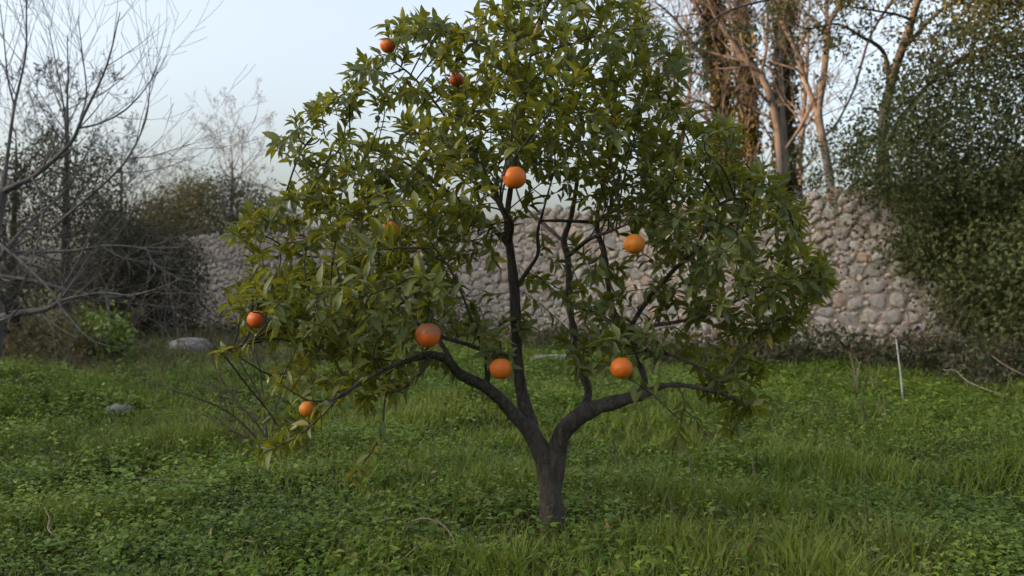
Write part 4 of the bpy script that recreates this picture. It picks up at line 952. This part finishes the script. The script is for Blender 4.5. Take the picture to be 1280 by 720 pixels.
stl = ["slim brown stalk in the open grass short of the brambles", "taller straight stalk in the open grass beside a slim brown one", "longest pale dead stalk leaning before the bramble thicket", "pale dead stalk crossing its neighbour before the bramble thicket",
       "thin dead stalk at the foot of the crossing pale stalks", "short dead stalk between the crossing stalks and the white stake", "lone pale straw upright in the front meadow weeds", "short stalk under the hanging spray of the right limb", "reddish stalk in the grass beyond the hanging spray"]
for k, (a, b_, a2, b2, d) in enumerate(stk):
    stick("dry_stalk", stl[k], "stalk", [(a, b_+8, d, 1.3), ((a+a2)/2+2, (b_+b2)/2, d, 1.1), (a2, b2, d, .6)], 'straw' if k % 3 else 'stick', True, 4 if d > 5 else 1, 200+k, "dry stalks in the grass")
rng = np.random.default_rng(7)
stick("grass_stem", "long bent straw stem arching over the grass near the trunk", "stem", [(505, 655, 3.35, .7), (530, 648, 3.3, 1), (552, 655, 3.25, 1), (566, 672, 3.2, 1.1), (572, 690, 3.18, 1.1)], 'straw', False)
stick("grass_stem", "short pale straw stem leaning in the grass below the weeds", "stem", [(495, 715, 3.0, 1), (505, 698, 3.0, .9), (522, 682, 3.0, .6)], 'straw', False)
# an upright fallen leaf in the grass
V, Q, ve = LT[3]; p = P(594, 635, 3.75); A = np.stack([nrm(np.array([-.15, 0, 1.0])), np.array([1, .1, .15]), np.array([.1, -1, 0])], 1)*.075
M['deadleaf'] = leaf_mat("yellowed_leaf", [(0, (.3, .22, .06)), (1, (.3, .22, .06))], .6, .25, (.3, .2, .04), source='obj')
o = mk("fallen_leaf", V@A.T, Q, M['deadleaf'], attrs={'vein': ve}); o.location = p; tag(o, "single yellowed leaf standing upright in the grass beside the trunk", "leaf")

# ------------------------------------------------------------------ meadow: grass blades and broad-leaved weeds
rng = np.random.default_rng(131)
def scatter(n, dmin, dmax, power):
    """points in a wide wedge in front of the camera, thinning with distance"""
    u = rng.random(n); e = 2-power; d = (dmin**e+u*(dmax**e-dmin**e))**(1/e)
    x = (rng.random(n)*2-1)*(.63*d+.35); return x, d
wall_y = lambda x: WA[1]+wd[1]/wd[0]*(x-WA[0])
def meadow(x, y): return (y < wall_y(x)-.05) & ((x-.142)**2+(y-3.52)**2 > .042**2)
weedy = lambda x, y: np.clip(sstep(.36, .56, fbm(x*1.1+3, y*1.1, 77))+.75*sstep(.3, -.9, x)*sstep(5.2, 3.8, y)*sstep(.35, .6, fbm(x*2, y*2, 79))+.3*sstep(.8, 1.8, x)-.8*sstep(-.8, -.3, x)*sstep(1.5, .9, x)*sstep(3.9, 3.4, y), 0, 1)
x, y = scatter(230000, 2.1, 14.5, 1.25); ok = meadow(x, y) & (rng.random(len(x)) < 1-.5*weedy(x, y)); x = x[ok]; y = y[ok]; n = len(x); z = gz(x, y)
hg = fbm(x*1.7, y*1.7, 83); tuft = sstep(.55, .72, fbm(x*3.1, y*3.1, 85)); ln = (.028+.1*hg**1.5+.065*tuft)*rng.uniform(.5, 1.3, n); ln *= 1-.45*sstep(1.0, .2, np.hypot(x-.14, y-3.6))*0
wd_ = rng.uniform(.0016, .0034, n)*(1+.14*(y-3).clip(0)); az = rng.uniform(0, 6.28, n); lean = rng.uniform(.08, .55, n)*ln; bend = rng.uniform(.05, .85, n)*ln
ca, sa = np.cos(az), np.sin(az); tt = np.array([0, .35, .7, 1.0]); ww = np.array([1, .9, .6, .06]); Vb = np.zeros((n, 4, 2, 3))
wx, wy = -sa, ca
for k, (t, w) in enumerate(zip(tt, ww)):
    h = lean*t+bend*t**2.4; zz = z-.01+ln*t*(1-.35*(bend/ln)*t**1.5)
    for j, sgn in enumerate((-1, 1)):
        Vb[:, k, j, 0] = x+ca*h+wx*wd_*w*sgn; Vb[:, k, j, 1] = y+sa*h+wy*wd_*w*sgn; Vb[:, k, j, 2] = zz
fg = y > 4.6; i = (np.nonzero(~fg)[0][:, None]*8+np.array([0, 2, 4])[None, :]).ravel(); j_ = np.nonzero(fg)[0]*8
big_t = fbm(x*.9+9, y*.9, 91); ti = np.clip(.5+1.3*(big_t-.5)+.25*(fbm(x*3.7, y*3.7, 93)-.5)+rng.normal(0, .14, n)+.1*sstep(3.9, 3.1, y)*sstep(.8, .2, np.abs(x-.1)), 0, .93); dry = rng.random(n) < .035; ti[dry] = rng.uniform(.93, 1, dry.sum())
tag(mk("grass", Vb.reshape(-1, 3), np.concatenate([np.stack([i, i+1, i+3, i+2], -1), np.stack([j_, j_+1, j_+5, j_+4], -1), np.stack([j_+4, j_+5, j_+7, j_+6], -1)]), M['grass'], None, {'tint': np.repeat(ti, 8)}), "short green meadow grass round the orange tree and up to the wall", "grass", kind='stuff')

x, y = scatter(40000, 2.1, 13.5, 1.0); ok = meadow(x, y) & (rng.random(len(x)) < .1+.8*weedy(x, y)); x = x[ok]; y = y[ok]; n = len(x); z = gz(x, y)
ph_ = .025+.17*fbm(x*1.9, y*1.9, 95)**1.5*rng.uniform(.4, 1.4, n); K = 8
ks = np.tile(np.arange(K), n); pi_ = np.repeat(np.arange(n), K); m_ = n*K
a = ks*2.4+np.repeat(rng.uniform(0, 6.28, n), K); t = (ks+1)/K; ll = np.repeat(rng.uniform(.012, .04, n)*(.7+.7*fbm(x*1.2+4, y*1.2, 96))*(1+.09*(y-3).clip(0)), K)*(1.25-.6*t)*rng.uniform(.75, 1.25, m_)
stx = np.repeat(rng.normal(0, .25, n), K); sty = np.repeat(rng.normal(0, .25, n), K); hh = ph_[pi_]*t
b = np.stack([x[pi_]+stx*hh+rng.normal(0, .008, m_), y[pi_]+sty*hh+rng.normal(0, .008, m_), z[pi_]+hh], 1)
d = nrm(np.stack([np.cos(a), np.sin(a), rng.uniform(-.25, .6, m_)], 1)); n_ = nrm(np.array([0, 0, 1.0])+rng.normal(0, .25, (m_, 3))); n_ = nrm(n_-d*(n_*d).sum(1, keepdims=True)); s = np.cross(n_, d); l = ll[:, None]; w_ = np.repeat(rng.uniform(.12, .4, n), K)[:, None]
pet = b+d*l*.25
Vw = np.stack([b, pet, pet+d*l*.35+s*l*w_+n_*l*.1, pet+d*l*.4-n_*l*.02, pet+d*l*.35-s*l*w_+n_*l*.1, pet+d*l*.75+s*l*w_*.55, pet+d*l*.75-s*l*w_*.55, pet+d*l-n_*l*.2], 1).reshape(-1, 3)
i = np.arange(m_)*8
fw = y[pi_] > 4.3; j_ = i[fw]; i = i[~fw]          # farther leaves are single folded quads
Tq = np.concatenate([np.stack([i+1, i+3, i+5, i+2], 1), np.stack([i+1, i+4, i+6, i+3], 1), np.stack([i+3, i+6, i+7, i+5], 1), np.stack([j_+1, j_+4, j_+7, j_+2], 1)])
ti = np.clip(.1+.6*fbm(x*1.1, y*1.1, 97)[pi_]+np.repeat(rng.normal(0, .15, n), K)+rng.normal(0, .1, m_)+.15*t, 0, 1)
tag(mk("weeds", Vw, Tq, M['weed'], None, {'tint': np.repeat(ti, 8)}), "broad-leaved green weeds growing in drifts among the meadow grass", "weeds", kind='stuff')

# dry brown grass and litter at the left rear and along the wall
x, y = scatter(60000, 2.4, 17, .4); dw_ = np.clip(sstep(9.0, 10.5, y)*sstep(-1.5, -3.2, x)+.8*sstep(1.5, .5, wall_y(x)-y)+.9*np.exp(-((x+1.55)/.5)**2-((y-5.4)/.7)**2)+.6*sstep(.6, .7, fbm(x*1.5, y*1.5, 99))+.25*sstep(-2, -4, x)*sstep(6, 8, y), 0, 1)
ok = (y < wall_y(x)-.05) & (rng.random(len(x)) < dw_); x = x[ok]; y = y[ok]; n = len(x); z = gz(x, y)
ln = rng.uniform(.06, .26, n)*(.7+.6*sstep(6, 10, y)); wd_ = rng.uniform(.0012, .0026, n)*(1+.16*(y-3).clip(0)); az = rng.uniform(0, 6.28, n); lean = rng.uniform(.1, 1.1, n)*ln; ca, sa = np.cos(az), np.sin(az); Vb = np.zeros((n, 3, 2, 3))
for k, (t, w) in enumerate(zip((0, .5, 1), (1, .8, .1))):
    h = lean*t**1.6; zz = z-.01+ln*t*(1-.3*(lean/ln)*t)
    for j, sgn in enumerate((-1, 1)):
        Vb[:, k, j, 0] = x+ca*h-sa*wd_*w*sgn; Vb[:, k, j, 1] = y+sa*h+ca*wd_*w*sgn; Vb[:, k, j, 2] = zz
i = (np.arange(n)[:, None]*6+np.array([0, 2])[None, :]).ravel()
tag(mk("dry_grass", Vb.reshape(-1, 3), np.stack([i, i+1, i+3, i+2], -1), M['drygrass'], None, {'tint': np.repeat(rng.random(n), 6)}), "withered brown grass by the brush, the wall foot and the bare shrub", "grass", kind='stuff')

# fallen leaves lying among the grass under the tree
CV = []; CQ = []; CE = []; CT = []; off = 0
for k in range(330):
    a = rng.uniform(0, 6.28); r_ = 1.25*math.sqrt(rng.random()); x_, y_ = .14+r_*math.cos(a), 3.5+r_*math.sin(a)*.95
    if math.hypot(x_-.142, y_-3.52) < .06: continue
    ld = nrm(np.array([rng.normal(), rng.normal(), rng.normal(0, .25)])); n = np.array([rng.normal(0, .35), rng.normal(0, .35), 1.0]); n = nrm(n-ld*(n@ld)); V, Q, ve = LT[k % 10]; A = np.stack([ld, np.cross(n, ld), n], 1)*rng.uniform(.035, .065)
    CV.append(V@A.T+np.array([x_, y_, float(gz(x_, y_))+rng.uniform(.01, .06)])); CQ.append(Q+off); CT.append(np.full(len(V), rng.random())); off += len(V)
M['litter'] = leaf_mat("fallen_citrus_leaves", [(0, (.09, .06, .03)), (.5, (.17, .12, .055)), (.85, (.26, .2, .07)), (1, (.34, .26, .06))], .7, .15, (.2, .14, .04), spec=.2)
tag(mk("leaf_litter", np.vstack(CV), np.vstack(CQ), M['litter'], None, {'tint': np.concatenate(CT)}), "brown and yellow fallen leaves scattered in the grass under the tree", "fallen leaves", kind='stuff')
